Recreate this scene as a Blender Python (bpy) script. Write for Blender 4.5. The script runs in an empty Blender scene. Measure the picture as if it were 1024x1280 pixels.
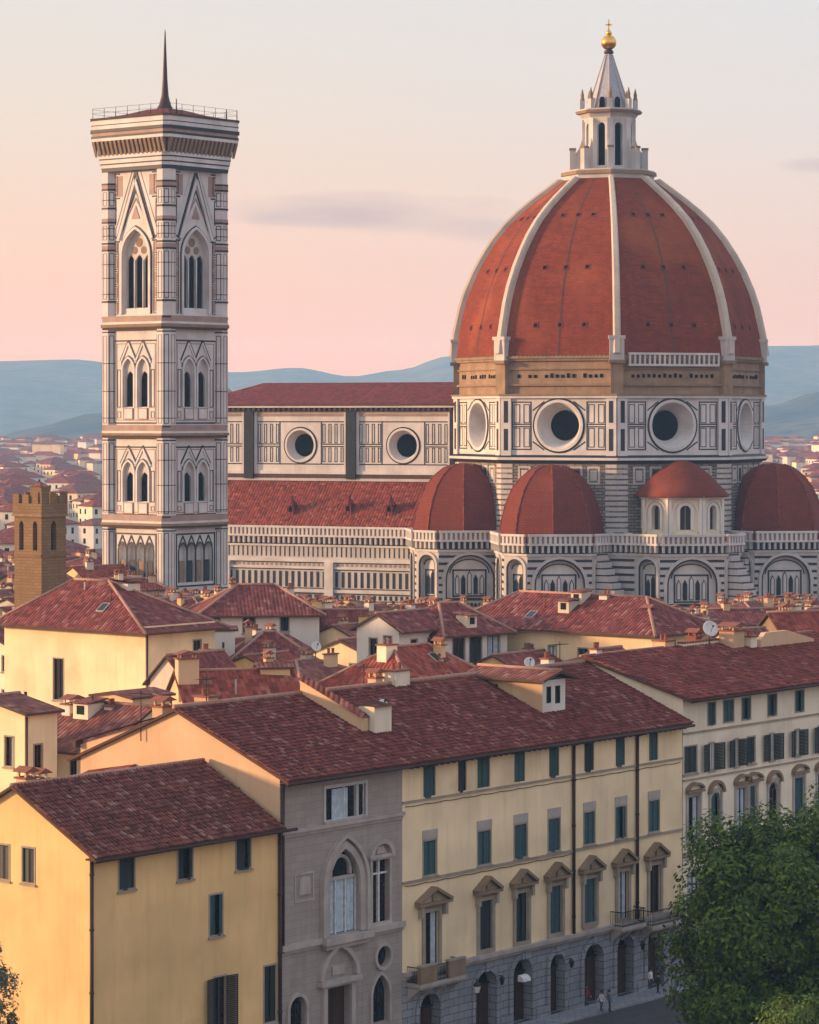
import bpy, math, random
from mathutils import Matrix, Vector, noise
random.seed(7)
R = math.radians
sc = bpy.context.scene
col = sc.collection

# ---------------------------------------------------------------- camera
F, CX, HY, EYE = 3700.0, 512.0, 520.0, 42.6     # survey of the photograph: focal length, principal column, eye level
cam_d = bpy.data.cameras.new('camera'); cam = bpy.data.objects.new('camera', cam_d); col.objects.link(cam)
cam_d.sensor_fit = 'VERTICAL'; cam_d.sensor_height = 36.0; cam_d.lens = F/1280*36.0
cam_d.shift_y = -(640-HY)/1280
cam_d.clip_start = 1.0; cam_d.clip_end = 40000
cam.location = (0, 0, EYE); cam.rotation_euler = (R(90), 0, 0)
sc.camera = cam

# ---------------------------------------------------------------- sky, sun, exposure
SUN_AZ, SUN_EL = -91.0, 9.0                      # azimuth from "towards the camera", negative = left
sun_dir = Vector((math.sin(R(SUN_AZ))*math.cos(R(SUN_EL)), -math.cos(R(SUN_AZ))*math.cos(R(SUN_EL)), math.sin(R(SUN_EL))))
w = bpy.data.worlds.new('World'); sc.world = w; w.use_nodes = True
nt = w.node_tree; nt.nodes.clear(); N = nt.nodes; LK = nt.links.new
def nd(tree, typ, **kw):
    n = tree.nodes.new(typ)
    for k, v in kw.items(): setattr(n, k, v)
    return n
def mth(tree, op, a, b=None, c=None, clamp=False):
    n = tree.nodes.new('ShaderNodeMath'); n.operation = op; n.use_clamp = clamp
    for i, x in enumerate((a, b, c)):
        if x is None: continue
        if isinstance(x, (int, float)): n.inputs[i].default_value = x
        else: tree.links.new(x, n.inputs[i])
    return n.outputs[0]
def ramp(tree, fac, stops, interp='LINEAR'):
    n = tree.nodes.new('ShaderNodeValToRGB'); e = n.color_ramp.elements; n.color_ramp.interpolation = interp
    while len(e) < len(stops): e.new(0.5)
    for el, (p, c) in zip(e, stops): el.position = p; el.color = (*c, 1)
    tree.links.new(fac, n.inputs[0]); return n.outputs[0]
def mixc(tree, fac, a, b, mode='MIX'):
    n = tree.nodes.new('ShaderNodeMix'); n.data_type = 'RGBA'; n.blend_type = mode
    for s, x in ((n.inputs[0], fac), (n.inputs[6], a), (n.inputs[7], b)):
        if isinstance(x, (int, float)): s.default_value = x
        elif isinstance(x, tuple): s.default_value = (*x, 1)
        else: tree.links.new(x, s)
    return n.outputs[2]
tc = nd(nt, 'ShaderNodeTexCoord'); sep = nd(nt, 'ShaderNodeSeparateXYZ'); LK(tc.outputs['Generated'], sep.inputs[0])
zz = mth(nt, 'MAXIMUM', sep.outputs[2], 0.0)
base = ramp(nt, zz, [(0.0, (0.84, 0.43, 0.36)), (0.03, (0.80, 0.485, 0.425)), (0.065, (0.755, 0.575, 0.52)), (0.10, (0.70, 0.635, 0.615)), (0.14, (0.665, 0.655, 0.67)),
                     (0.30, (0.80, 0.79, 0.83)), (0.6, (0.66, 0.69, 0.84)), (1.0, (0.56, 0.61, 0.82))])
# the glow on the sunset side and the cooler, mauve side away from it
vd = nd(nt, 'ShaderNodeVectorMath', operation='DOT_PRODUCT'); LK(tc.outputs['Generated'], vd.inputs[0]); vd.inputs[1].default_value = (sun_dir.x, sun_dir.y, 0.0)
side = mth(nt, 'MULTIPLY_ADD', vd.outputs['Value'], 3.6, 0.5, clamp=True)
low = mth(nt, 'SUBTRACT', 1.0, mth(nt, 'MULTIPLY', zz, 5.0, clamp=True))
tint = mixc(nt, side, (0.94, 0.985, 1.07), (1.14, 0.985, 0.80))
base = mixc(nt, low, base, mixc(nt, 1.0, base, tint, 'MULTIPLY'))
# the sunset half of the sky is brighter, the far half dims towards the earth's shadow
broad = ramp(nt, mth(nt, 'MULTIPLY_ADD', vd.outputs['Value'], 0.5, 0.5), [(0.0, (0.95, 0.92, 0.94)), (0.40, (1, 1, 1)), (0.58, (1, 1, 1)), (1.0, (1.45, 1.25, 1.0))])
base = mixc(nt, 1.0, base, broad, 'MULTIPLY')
# thin lavender cloud streaks
def streak(cx, cz, hw, hh, amt, seed):
    mp = nd(nt, 'ShaderNodeMapping'); LK(tc.outputs['Generated'], mp.inputs[0]); mp.inputs['Scale'].default_value = (26, 26, 130); mp.inputs['Location'].default_value = (seed, seed, seed)
    ns = nd(nt, 'ShaderNodeTexNoise'); LK(mp.outputs[0], ns.inputs[0]); ns.inputs['Scale'].default_value = 1.0; ns.inputs['Detail'].default_value = 5.0
    dx = mth(nt, 'DIVIDE', mth(nt, 'SUBTRACT', sep.outputs[0], cx), hw); dz = mth(nt, 'DIVIDE', mth(nt, 'SUBTRACT', sep.outputs[2], cz), hh)
    r2 = mth(nt, 'ADD', mth(nt, 'MULTIPLY', dx, dx), mth(nt, 'MULTIPLY', dz, dz))
    m = mth(nt, 'ADD', mth(nt, 'SUBTRACT', 1.0, r2), mth(nt, 'MULTIPLY_ADD', ns.outputs[0], 2.2, -1.1))
    fwd = mth(nt, 'GREATER_THAN', sep.outputs[1], 0.0)
    return mth(nt, 'MULTIPLY', mth(nt, 'MULTIPLY', m, amt, clamp=True), fwd)
for args in ((-0.012, 0.0685, 0.050, 0.0075, 0.62, 3.1), (-0.030, 0.0675, 0.028, 0.004, 0.6, 9.4), (0.022, 0.0625, 0.022, 0.005, 0.55, 5.2), (0.135, 0.0835, 0.014, 0.0028, 0.5, 7.7)):
    base = mixc(nt, streak(*args), base, (0.50, 0.385, 0.41))
sky = nd(nt, 'ShaderNodeTexSky'); sky.sky_type = 'NISHITA'; sky.sun_disc = False; sky.sun_elevation = R(SUN_EL)
sky.sun_rotation = math.atan2(sun_dir.x, sun_dir.y); sky.altitude = 50; sky.dust_density = 1.5
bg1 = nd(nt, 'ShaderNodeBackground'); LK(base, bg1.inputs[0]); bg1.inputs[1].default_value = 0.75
bg2 = nd(nt, 'ShaderNodeBackground'); LK(sky.outputs[0], bg2.inputs[0]); bg2.inputs[1].default_value = 0.012
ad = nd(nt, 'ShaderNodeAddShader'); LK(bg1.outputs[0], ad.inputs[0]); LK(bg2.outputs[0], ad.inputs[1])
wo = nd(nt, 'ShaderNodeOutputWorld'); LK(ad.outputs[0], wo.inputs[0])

sd = bpy.data.lights.new('sun', 'SUN'); sun = bpy.data.objects.new('sun', sd); col.objects.link(sun)
sd.energy = 4.4; sd.angle = R(4.5); sd.color = (1.0, 0.62, 0.36)
sun.rotation_euler = sun_dir.to_track_quat('Z', 'Y').to_euler(); sun.location = (-300, 0, 200)
sc.view_settings.view_transform = 'Standard'; sc.view_settings.look = 'None'; sc.view_settings.exposure = 0.55; sc.view_settings.gamma = 1.0
sc.cycles.use_denoising = True
sc.cycles.max_bounces = 6; sc.cycles.volume_bounces = 2

# ---------------------------------------------------------------- materials
MATS = {}
def newmat(name):
    m = bpy.data.materials.new(name); m.use_nodes = True; MATS[name] = m
    return m, m.node_tree, m.node_tree.nodes['Principled BSDF']
def noise_fac(t, scale, detail=4.0, vec=None, stretch=None):
    c = nd(t, 'ShaderNodeTexCoord'); v = c.outputs['Object'] if vec is None else vec
    if stretch:
        mp = nd(t, 'ShaderNodeMapping'); mp.inputs['Scale'].default_value = stretch; t.links.new(v, mp.inputs[0]); v = mp.outputs[0]
    n = nd(t, 'ShaderNodeTexNoise'); n.inputs['Scale'].default_value = scale; n.inputs['Detail'].default_value = detail; t.links.new(v, n.inputs[0])
    return n.outputs[0]
def bump(t, b, h, strength=0.3, dist=0.05):
    n = nd(t, 'ShaderNodeBump'); n.inputs['Strength'].default_value = strength; n.inputs['Distance'].default_value = dist
    t.links.new(h, n.inputs['Height']); t.links.new(n.outputs[0], b.inputs['Normal'])
def sh(c, k): return tuple(min(1, x*k) for x in c)
def weathered(name, c, var=0.25, scale=0.6, rough=0.85, streak=0.3, bmp=0.2, dirt=None):
    m, t, b = newmat(name)
    f1 = noise_fac(t, scale); f2 = noise_fac(t, 1.0, 5.0, None, (1.6, 1.6, 0.16)); f3 = noise_fac(t, scale*9, 3.0)
    a = ramp(t, f1, [(0.3, sh(c, 1-var)), (0.7, sh(c, 1+var*0.6))])
    d = dirt or sh(c, 0.55)
    s = mth(t, 'MULTIPLY', mth(t, 'MULTIPLY_ADD', f2, 3.2, -1.65, clamp=True), streak)
    a = mixc(t, s, a, d)
    a = mixc(t, mth(t, 'MULTIPLY_ADD', f3, 1.4, -0.45, clamp=True), a, sh(c, 1.08), 'MIX') if var > 0.2 else a
    if 'plaster' in name:                                # patched repairs with edges of their own
        g1 = noise_fac(t, 0.33, 2.0, None, (1.0, 1.0, 0.8)); g2 = noise_fac(t, 0.17, 6.0)
        a = mixc(t, mth(t, 'MULTIPLY', mth(t, 'MULTIPLY_ADD', g1, 22.0, -13.6, clamp=True), 0.5), a, tuple(min(1, x*k) for x, k in zip(c, (0.93, 0.96, 1.05))))
        a = mixc(t, mth(t, 'MULTIPLY', mth(t, 'MULTIPLY_ADD', g2, 9.0, -5.2, clamp=True), 0.35), a, d)
    t.links.new(a, b.inputs['Base Color']); b.inputs['Roughness'].default_value = rough; b.inputs['Specular IOR Level'].default_value = 0.2
    bump(t, b, f3, bmp, 0.03); return m
def flat(name, c, rough=0.7, metal=0.0, spec=0.3):
    m, t, b = newmat(name)
    f = noise_fac(t, 3.0)
    t.links.new(ramp(t, f, [(0.3, sh(c, 0.8)), (0.7, sh(c, 1.15))]), b.inputs['Base Color'])
    b.inputs['Roughness'].default_value = rough; b.inputs['Metallic'].default_value = metal; b.inputs['Specular IOR Level'].default_value = spec; return m
def mixlin(a, b): return tuple((x+y)/2 for x, y in zip(a, b))
def tilemat(name, c, c2, su=0.42, sv=0.55, island=False):
    """barrel tiles: colour by the single tile, lichen patches, and a corrugated relief"""
    m, t, b = newmat(name)
    uv = nd(t, 'ShaderNodeUVMap'); s = nd(t, 'ShaderNodeSeparateXYZ'); t.links.new(uv.outputs[0], s.inputs[0])
    u = mth(t, 'DIVIDE', s.outputs[0], su); v = mth(t, 'DIVIDE', s.outputs[1], sv)
    cb = nd(t, 'ShaderNodeCombineXYZ'); t.links.new(mth(t, 'FLOOR', u), cb.inputs[0]); t.links.new(mth(t, 'FLOOR', v), cb.inputs[1])
    if island:
        g = nd(t, 'ShaderNodeNewGeometry'); rnd = g.outputs['Random Per Island']
    else:
        wn = nd(t, 'ShaderNodeTexWhiteNoise'); wn.noise_dimensions = '2D'; t.links.new(cb.outputs[0], wn.inputs[0]); rnd = wn.outputs[0]
    a = ramp(t, rnd, [(0.0, sh(c, 0.5)), (0.5, c), (0.86, sh(c, 1.35)), (0.95, mixlin(c, c2)), (1.0, c2)])
    f = noise_fac(t, 0.22, 5.0)
    a = mixc(t, mth(t, 'MULTIPLY_ADD', f, 2.6, -1.0, clamp=True), a, mixc(t, 0.5, a, sh(c, 0.75)))
    t.links.new(a, b.inputs['Base Color']); b.inputs['Roughness'].default_value = 0.85; b.inputs['Specular IOR Level'].default_value = 0.25
    if not island:
        hu = mth(t, 'ABSOLUTE', mth(t, 'SINE', mth(t, 'MULTIPLY', u, math.pi))); hv = mth(t, 'FRACT', v)
        bump(t, b, mth(t, 'ADD', hu, mth(t, 'MULTIPLY', hv, -0.6)), 0.8, 0.12)
    return m
def brickmat(name, c, c2, mortar, bw, bh, ms=0.02, bmp=0.4, age=0.45):
    m, t, b = newmat(name)
    uv = nd(t, 'ShaderNodeUVMap'); n = nd(t, 'ShaderNodeTexBrick'); t.links.new(uv.outputs[0], n.inputs[0])
    for k, x in (('Color1', c), ('Color2', c2), ('Mortar', mortar)): n.inputs[k].default_value = (*x, 1)
    n.inputs['Scale'].default_value = 1.0; n.inputs['Mortar Size'].default_value = ms; n.inputs['Brick Width'].default_value = bw; n.inputs['Row Height'].default_value = bh
    f = noise_fac(t, 0.25, 6.0); f2 = noise_fac(t, 1.0, 5.0, None, (1.3, 1.3, 0.12))
    a = mixc(t, mth(t, 'MULTIPLY_ADD', f, 1.8, -0.6, clamp=True), n.outputs[0], mixc(t, age, n.outputs[0], sh(c, 0.55)))
    a = mixc(t, mth(t, 'MULTIPLY', mth(t, 'MULTIPLY_ADD', f2, 3.0, -1.5, clamp=True), min(0.75, age*0.95)), a, sh(c, 0.45))
    if age > 0.6:
        f3 = noise_fac(t, 0.09, 4.0); a = mixc(t, mth(t, 'MULTIPLY', mth(t, 'MULTIPLY_ADD', f3, 5.0, -2.6, clamp=True), 0.5), a, tuple(min(1, x*k) for x, k in zip(c, (1.35, 2.0, 2.6))))
    t.links.new(a, b.inputs['Base Color']); b.inputs['Roughness'].default_value = 0.9; b.inputs['Specular IOR Level'].default_value = 0.2
    bump(t, b, n.outputs[1], -bmp, 0.04); return m

weathered('marble', (0.48, 0.47, 0.455), 0.22, 0.25, 0.6, 0.45, 0.1, (0.22, 0.19, 0.17))
weathered('marble_pale', (0.59, 0.585, 0.57), 0.18, 0.3, 0.6, 0.3, 0.1, (0.3, 0.27, 0.24))
weathered('marble_pink', (0.33, 0.235, 0.20), 0.25, 0.5, 0.6, 0.3, 0.1)
weathered('marble_green', (0.022, 0.027, 0.032), 0.3, 0.5, 0.5, 0.2, 0.1)
weathered('marble_cream', (0.52, 0.47, 0.39), 0.22, 0.3, 0.7, 0.6, 0.2, (0.25, 0.22, 0.18))
weathered('rough_stone', (0.30, 0.21, 0.13), 0.35, 0.35, 0.9, 0.6, 0.5, (0.10, 0.07, 0.05))
brickmat('rubble_masonry', (0.32, 0.28, 0.23), (0.14, 0.13, 0.13), (0.06, 0.055, 0.05), 1.5, 0.55, 0.08, 0.8)
brickmat('brown_masonry', (0.25, 0.165, 0.085), (0.20, 0.13, 0.07), (0.13, 0.09, 0.05), 0.9, 0.35, 0.03)
brickmat('grey_ashlar', (0.37, 0.33, 0.29), (0.32, 0.285, 0.25), (0.22, 0.195, 0.175), 1.1, 0.5, 0.012, 0.3)
brickmat('blue_ashlar', (0.30, 0.32, 0.35), (0.23, 0.25, 0.28), (0.09, 0.09, 0.10), 1.2, 0.55, 0.03, 0.8)
brickmat('dome_brick', (0.265, 0.050, 0.012), (0.165, 0.029, 0.010), (0.12, 0.035, 0.025), 1.0, 0.45, 0.05, 0.6, 0.75)
brickmat('dome_brick_small', (0.22, 0.044, 0.020), (0.16, 0.032, 0.016), (0.09, 0.026, 0.018), 0.8, 0.42, 0.06, 0.7, 0.8)
tilemat('roof_tile', (0.175, 0.042, 0.036), (0.30, 0.16, 0.13))
tilemat('roof_tile_aged', (0.20, 0.068, 0.052), (0.34, 0.22, 0.17))
tilemat('roof_tile_fresh', (0.25, 0.052, 0.032), (0.34, 0.15, 0.10))
tilemat('barrel_tile', (0.155, 0.043, 0.034), (0.30, 0.17, 0.13), island=True)
tilemat('barrel_tile_red', (0.175, 0.044, 0.034), (0.30, 0.15, 0.11), island=True)
tilemat('barrel_tile_brown', (0.145, 0.048, 0.036), (0.28, 0.17, 0.13), island=True)
tilemat('church_tile', (0.20, 0.042, 0.024), (0.34, 0.12, 0.07), 0.6, 0.6)
tilemat('church_tile_dark', (0.16, 0.028, 0.024), (0.2, 0.05, 0.04), 0.6, 0.6)
flat('ridge_tile', (0.34, 0.20, 0.15), 0.85)
weathered('ochre_plaster', (0.74, 0.51, 0.23), 0.18, 0.22, 0.9, 0.36, 0.1, (0.42, 0.27, 0.12))
weathered('yellow_plaster', (0.84, 0.68, 0.43), 0.18, 0.22, 0.9, 0.36, 0.1, (0.45, 0.34, 0.19))
weathered('cream_plaster', (0.78, 0.71, 0.55), 0.18, 0.22, 0.9, 0.36, 0.1, (0.4, 0.34, 0.25))
weathered('pale_plaster', (0.62, 0.57, 0.47), 0.16, 0.25, 0.9, 0.35, 0.1, (0.36, 0.32, 0.27))
weathered('peach_plaster', (0.62, 0.44, 0.27), 0.15, 0.2, 0.9, 0.3, 0.1, (0.38, 0.26, 0.18))
weathered('white_plaster', (0.70, 0.68, 0.62), 0.12, 0.3, 0.9, 0.3, 0.1, (0.4, 0.38, 0.34))
weathered('stone_trim', (0.33, 0.29, 0.23), 0.2, 0.8, 0.85, 0.4, 0.2)
weathered('brown_trim', (0.24, 0.175, 0.11), 0.25, 0.8, 0.85, 0.4, 0.2)
weathered('grey_trim', (0.41, 0.37, 0.335), 0.2, 0.8, 0.85, 0.5, 0.2)
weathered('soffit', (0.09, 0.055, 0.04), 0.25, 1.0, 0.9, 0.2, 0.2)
flat('dark_interior', (0.005, 0.004, 0.004), 0.9, 0, 0.05)
flat('shutter_teal', (0.030, 0.078, 0.092), 0.6)
flat('shutter_dark', (0.018, 0.028, 0.030), 0.6)
flat('window_glass', (0.012, 0.016, 0.02), 0.15, 0, 0.35)
flat('curtain', (0.42, 0.52, 0.58), 0.8)
flat('white_paint', (0.62, 0.62, 0.60), 0.5)
flat('door_wood', (0.05, 0.025, 0.015), 0.6)
flat('iron', (0.025, 0.022, 0.022), 0.5, 0.4)
flat('copper_pipe', (0.055, 0.028, 0.022), 0.5, 0.3)
flat('lead_cone', (0.36, 0.37, 0.40), 0.6)
flat('gold', (0.80, 0.48, 0.10), 0.28, 1.0)
flat('terracotta', (0.23, 0.085, 0.052), 0.85)
flat('skin', (0.50, 0.30, 0.21), 0.6)
flat('hair_dark', (0.03, 0.02, 0.015), 0.6)
flat('cloth_white', (0.68, 0.68, 0.70), 0.85)
flat('cloth_dark', (0.03, 0.033, 0.045), 0.85)
flat('cloth_blue', (0.08, 0.13, 0.24), 0.85)
flat('cloth_red', (0.30, 0.05, 0.04), 0.85)
weathered('bark', (0.09, 0.065, 0.045), 0.3, 2.0, 0.95, 0.3, 0.6)

# ---------------------------------------------------------------- mesh builder
def Tr(x, y, z=0): return Matrix.Translation((x, y, z))
def Rz(a): return Matrix.Rotation(R(a), 4, 'Z')
class MB:
    def __init__(s): s.v = []; s.f = []; s.m = []; s.mats = []; s.M = Matrix.Identity(4); s.smooth = []
    def mi(s, mat):
        if mat not in s.mats: s.mats.append(mat)
        return s.mats.index(mat)
    def add(s, vs, fs, mat, smooth=False):
        o = len(s.v); k = s.mi(mat)
        s.v.extend([s.M @ Vector(p) for p in vs])
        for f in fs: s.f.append([o+i for i in f]); s.m.append(k); s.smooth.append(smooth)
    def poly(s, pts, mat): s.add(pts, [list(range(len(pts)))], mat)
    def box(s, x0, x1, y0, y1, z0, z1, mat):
        s.add([(x0,y0,z0),(x1,y0,z0),(x1,y1,z0),(x0,y1,z0),(x0,y0,z1),(x1,y0,z1),(x1,y1,z1),(x0,y1,z1)],
              [(0,3,2,1),(4,5,6,7),(0,1,5,4),(1,2,6,5),(2,3,7,6),(3,0,4,7)], mat)
    def prism(s, pts, y0, y1, mat, mat2=None):          # outline in x,z pushed along y (front at y0)
        n = len(pts)
        s.add([(p[0], y0, p[1]) for p in pts], [list(range(n))], mat)
        s.add([(p[0], y1, p[1]) for p in pts], [list(range(n))[::-1]], mat2 or mat)
        s.add([(p[0], y0, p[1]) for p in pts]+[(p[0], y1, p[1]) for p in pts], [[i, (i+1) % n + 0, (i+1) % n + n, i+n][::-1] for i in range(n)], mat2 or mat)
    def slab(s, pts, z0, z1, mat, top=True, bottom=True):    # outline in x,y pushed along z
        n = len(pts); vs = [(p[0], p[1], z0) for p in pts]+[(p[0], p[1], z1) for p in pts]
        fs = [[i, (i+1) % n, (i+1) % n + n, i+n] for i in range(n)]
        if top: fs.append([i+n for i in range(n)])
        if bottom: fs.append(list(range(n))[::-1])
        s.add(vs, fs, mat)
    def loft(s, rings, mat, smooth=False, cap0=False, cap1=False):
        n = len(rings[0]); vs = [p for r in rings for p in r]; fs = []
        for j in range(len(rings)-1):
            for i in range(n): fs.append([j*n+i, j*n+(i+1) % n, (j+1)*n+(i+1) % n, (j+1)*n+i])
        if cap0: fs.append(list(range(n))[::-1])
        if cap1: fs.append([(len(rings)-1)*n+i for i in range(n)])
        s.add(vs, fs, mat, smooth)
    def lathe(s, prof, n, mat, ph=0.0, c=(0, 0), smooth=False, cap=True):
        s.loft([[(c[0]+r*math.cos(2*math.pi*(i+ph)/n), c[1]+r*math.sin(2*math.pi*(i+ph)/n), z) for i in range(n)] for r, z in prof], mat, smooth, cap, cap)
    def tube(s, p0, p1, r0, r1, n, mat, smooth=True):
        a = Vector(p0); b = Vector(p1); d = (b-a).normalized(); q = d.to_track_quat('Z', 'Y')
        rings = []
        for c, r in ((a, r0), (b, r1)):
            rings.append([tuple(c+q @ Vector((r*math.cos(2*math.pi*i/n), r*math.sin(2*math.pi*i/n), 0))) for i in range(n)])
        s.loft(rings, mat, smooth, True, True)
    def strip(s, x0, z0, x1, z1, wd, y0, y1, mat):       # slanted bar lying in the facade plane
        d = Vector((x1-x0, z1-z0)); nrm = Vector((-d.y, d.x)).normalized()*wd/2
        s.prism([(x0-nrm.x, z0-nrm.y), (x1-nrm.x, z1-nrm.y), (x1+nrm.x, z1+nrm.y), (x0+nrm.x, z0+nrm.y)], y0, y1, mat)
    def frame(s, x0, x1, z0, z1, wd, y0, y1, mat):
        s.box(x0, x0+wd, y0, y1, z0, z1, mat); s.box(x1-wd, x1, y0, y1, z0, z1, mat)
        s.box(x0+wd, x1-wd, y0, y1, z0, z0+wd, mat); s.box(x0+wd, x1-wd, y0, y1, z1-wd, z1, mat)
    def build(s, name, parent=None):
        me = bpy.data.meshes.new(name); me.from_pydata([tuple(p) for p in s.v], [], s.f)
        for mm in s.mats: me.materials.append(MATS[mm])
        me.polygons.foreach_set('material_index', s.m); me.polygons.foreach_set('use_smooth', s.smooth)
        uv = me.uv_layers.new(name='UVMap'); Z = Vector((0, 0, 1)); data = uv.data
        for p in me.polygons:                            # metres along the face and up the face
            n = p.normal; u = Z.cross(n)
            u = Vector((1, 0, 0)) if u.length < 1e-4 else u.normalized()
            v = n.cross(u)
            for li in p.loop_indices:
                co = me.vertices[me.loops[li].vertex_index].co; data[li].uv = (co.dot(u), co.dot(v))
        me.update()
        o = bpy.data.objects.new(name, me); col.objects.link(o); o.parent = parent
        return o
def tag(o, label, cat, group=None, kind=None):
    if label: o['label'] = label
    if cat: o['category'] = cat
    if group: o['group'] = group
    if kind: o['kind'] = kind
    return o
def thing(name, label, cat, loc=(0, 0, 0), rz=0, group=None):
    o = bpy.data.objects.new(name, None); col.objects.link(o); o.location = loc; o.rotation_euler = (0, 0, R(rz)); o.empty_display_size = 2
    return tag(o, label, cat, group)
def copy_tree(o, parent=None):
    c = o.copy(); col.objects.link(c); c.parent = parent
    for ch in list(o.children): copy_tree(ch, c)
    return c
def part(name, mb, parent, label=None):
    o = mb.build(name, parent)
    if label: o['label'] = label
    return o

# ---- openings: curves of the top and bottom edge over the width
def curve(op, n=12):
    x0, x1, z0, z1 = op['x0'], op['x1'], op['z0'], op['z1']; k = op.get('arch'); wd = x1-x0; xm = (x0+x1)/2
    if not k: return [x0, x1], [z1, z1], [z0, z0]
    xs = [xm-wd/2*math.cos(math.pi*i/n) for i in range(n+1)]; top = []; bot = []
    rise = op.get('rise', wd/2 if k == 'round' else wd*0.8)
    for x in xs:
        q = min(1.0, abs(x-xm)/(wd/2))
        if k in ('round', 'circle'): g = math.sqrt(max(0, 1-q*q))
        else:                                            # pointed arch: two arcs of radius ~ the width
            rr = 0.95*wd; cxx = rr-wd/2; full = math.sqrt(rr*rr-cxx*cxx); g = math.sqrt(max(0, rr*rr-(q*wd/2+cxx)**2))/full
        if k == 'circle': r_ = (z1-z0)/2; top.append((z0+z1)/2+r_*g); bot.append((z0+z1)/2-r_*g)
        else: top.append(z1-rise+rise*g); bot.append(z0)
    return xs, top, bot
def wall(mb, X0, X1, Z0, Z1, ops, depth, mat, rmat=None, y=0.0):
    """a facade plane at y facing -y with real openings and their reveals"""
    xs = sorted({X0, X1, *[o['x0'] for o in ops], *[o['x1'] for o in ops]}); zs = sorted({Z0, Z1, *[o['z0'] for o in ops], *[o['z1'] for o in ops]})
    for i in range(len(xs)-1):
        run = None
        for j in range(len(zs)-1):
            xm = (xs[i]+xs[i+1])/2; zm = (zs[j]+zs[j+1])/2
            hole = any(o['x0'] < xm < o['x1'] and o['z0'] < zm < o['z1'] for o in ops)
            if not hole: mb.poly([(xs[i], y, zs[j]), (xs[i+1], y, zs[j]), (xs[i+1], y, zs[j+1]), (xs[i], y, zs[j+1])], mat)
    for o in ops:
        cx_, top, bot = curve(o); d = o.get('depth', depth); rm = o.get('rmat', rmat or mat)
        for i in range(len(cx_)-1):
            a, b = cx_[i], cx_[i+1]
            if o.get('arch'):
                if top[i] < o['z1']-1e-5 or top[i+1] < o['z1']-1e-5: mb.poly([(a, y, top[i]), (b, y, top[i+1]), (b, y, o['z1']), (a, y, o['z1'])], mat)
                if bot[i] > o['z0']+1e-5 or bot[i+1] > o['z0']+1e-5: mb.poly([(a, y, o['z0']), (b, y, o['z0']), (b, y, bot[i+1]), (a, y, bot[i])], mat)
            mb.poly([(a, y, top[i]), (a, y+d, top[i]), (b, y+d, top[i+1]), (b, y, top[i+1])], rm)
            mb.poly([(a, y, bot[i]), (b, y, bot[i+1]), (b, y+d, bot[i+1]), (a, y+d, bot[i])], rm)
        if top[0] > bot[0]+1e-4:
            for x, i in ((cx_[0], 0), (cx_[-1], -1)):
                mb.poly([(x, y, bot[i]), (x, y, top[i]), (x, y+d, top[i]), (x, y+d, bot[i])], rm)
def pane(mb, o, y, mat, grow=0.0):
    xs, top, bot = curve(o); pts = [(x, y, b) for x, b in zip(xs, bot)]+[(x, y, t) for x, t in reversed(list(zip(xs, top)))]
    mb.poly(pts, mat)
def arch_band(mb, o, wd, y0, y1, mat, legs=True):
    """a moulding that follows the head (and legs) of an opening, standing proud of the wall"""
    xs, top, bot = curve(o, 16); xm = (o['x0']+o['x1'])/2
    if o['arch'] == 'circle':
        inn = [(x, t) for x, t in zip(xs, top)]+[(x, b) for x, b in list(zip(xs, bot))[::-1][1:-1]]
    else:
        inn = ([(xs[0], bot[0])] if legs else [])+[(x, t) for x, t in zip(xs, top)]+([(xs[-1], bot[-1])] if legs else [])
    zc = (o['z0']+o['z1'])/2 if o['arch'] == 'circle' else top[0]
    out = []
    for x, z in inn:
        if z >= zc-1e-6 or o['arch'] == 'circle':
            d = Vector((x-xm, z-zc)); d = d.normalized() if d.length > 1e-6 else Vector((0, 1)); out.append((x+d.x*wd, z+d.y*wd))
        else: out.append((x+(wd if x > xm else -wd), z))
    n = len(inn); cl = o['arch'] == 'circle'
    for i in range(n if cl else n-1):
        j = (i+1) % n
        mb.add([(inn[i][0], y0, inn[i][1]), (inn[j][0], y0, inn[j][1]), (out[j][0], y0, out[j][1]), (out[i][0], y0, out[i][1]),
                (inn[i][0], y1, inn[i][1]), (inn[j][0], y1, inn[j][1]), (out[j][0], y1, out[j][1]), (out[i][0], y1, out[i][1])],
               [(0,1,2,3), (3,2,6,7), (1,0,4,5)], mat)
    return out
def O(x0, x1, z0, z1, arch=None, **k): return dict(x0=x0, x1=x1, z0=z0, z1=z1, arch=arch, **k)

# ---------------------------------------------------------------- ground, hills
GZ = -3.2
PH = 51.0
U = Vector((math.cos(R(PH)), math.sin(R(PH)), 0)); V = Vector((-math.sin(R(PH)), math.cos(R(PH)), 0))
def at(px, py, d): return Vector(((px-CX)*d/F, d, EYE-(py-HY)*d/F))
weathered('city_ground', (0.16, 0.115, 0.10), 0.4, 0.02, 0.95, 0.0, 0.0)
brickmat('paving', (0.085, 0.085, 0.09), (0.065, 0.066, 0.072), (0.035, 0.035, 0.04), 0.9, 0.45, 0.02, 0.4)
mb = MB(); mb.poly([(-3200, -300, GZ), (3200, -300, GZ), (3200, 8700, GZ), (-3200, 8700, GZ)], 'city_ground')
tag(mb.build('ground'), 'dusky brown ground under the old town', None, None, 'structure')
Acorner = Vector((-8.83, 201.6, 0))
mb = MB(); mb.M = Tr(Acorner.x, Acorner.y) @ Rz(PH)
mb.poly([(-70, -34, GZ+0.02), (150, -34, GZ+0.02), (150, -2.6, GZ+0.02), (-70, -2.6, GZ+0.02)], 'paving')
tag(mb.build('street'), 'dark stone paved street in front of the palaces', None, None, 'structure')
mb = MB(); mb.M = Tr(Acorner.x, Acorner.y) @ Rz(PH)
mb.box(-70, 150, -2.6, 0.3, GZ+0.004, GZ+0.15, 'blue_ashlar')
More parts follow.
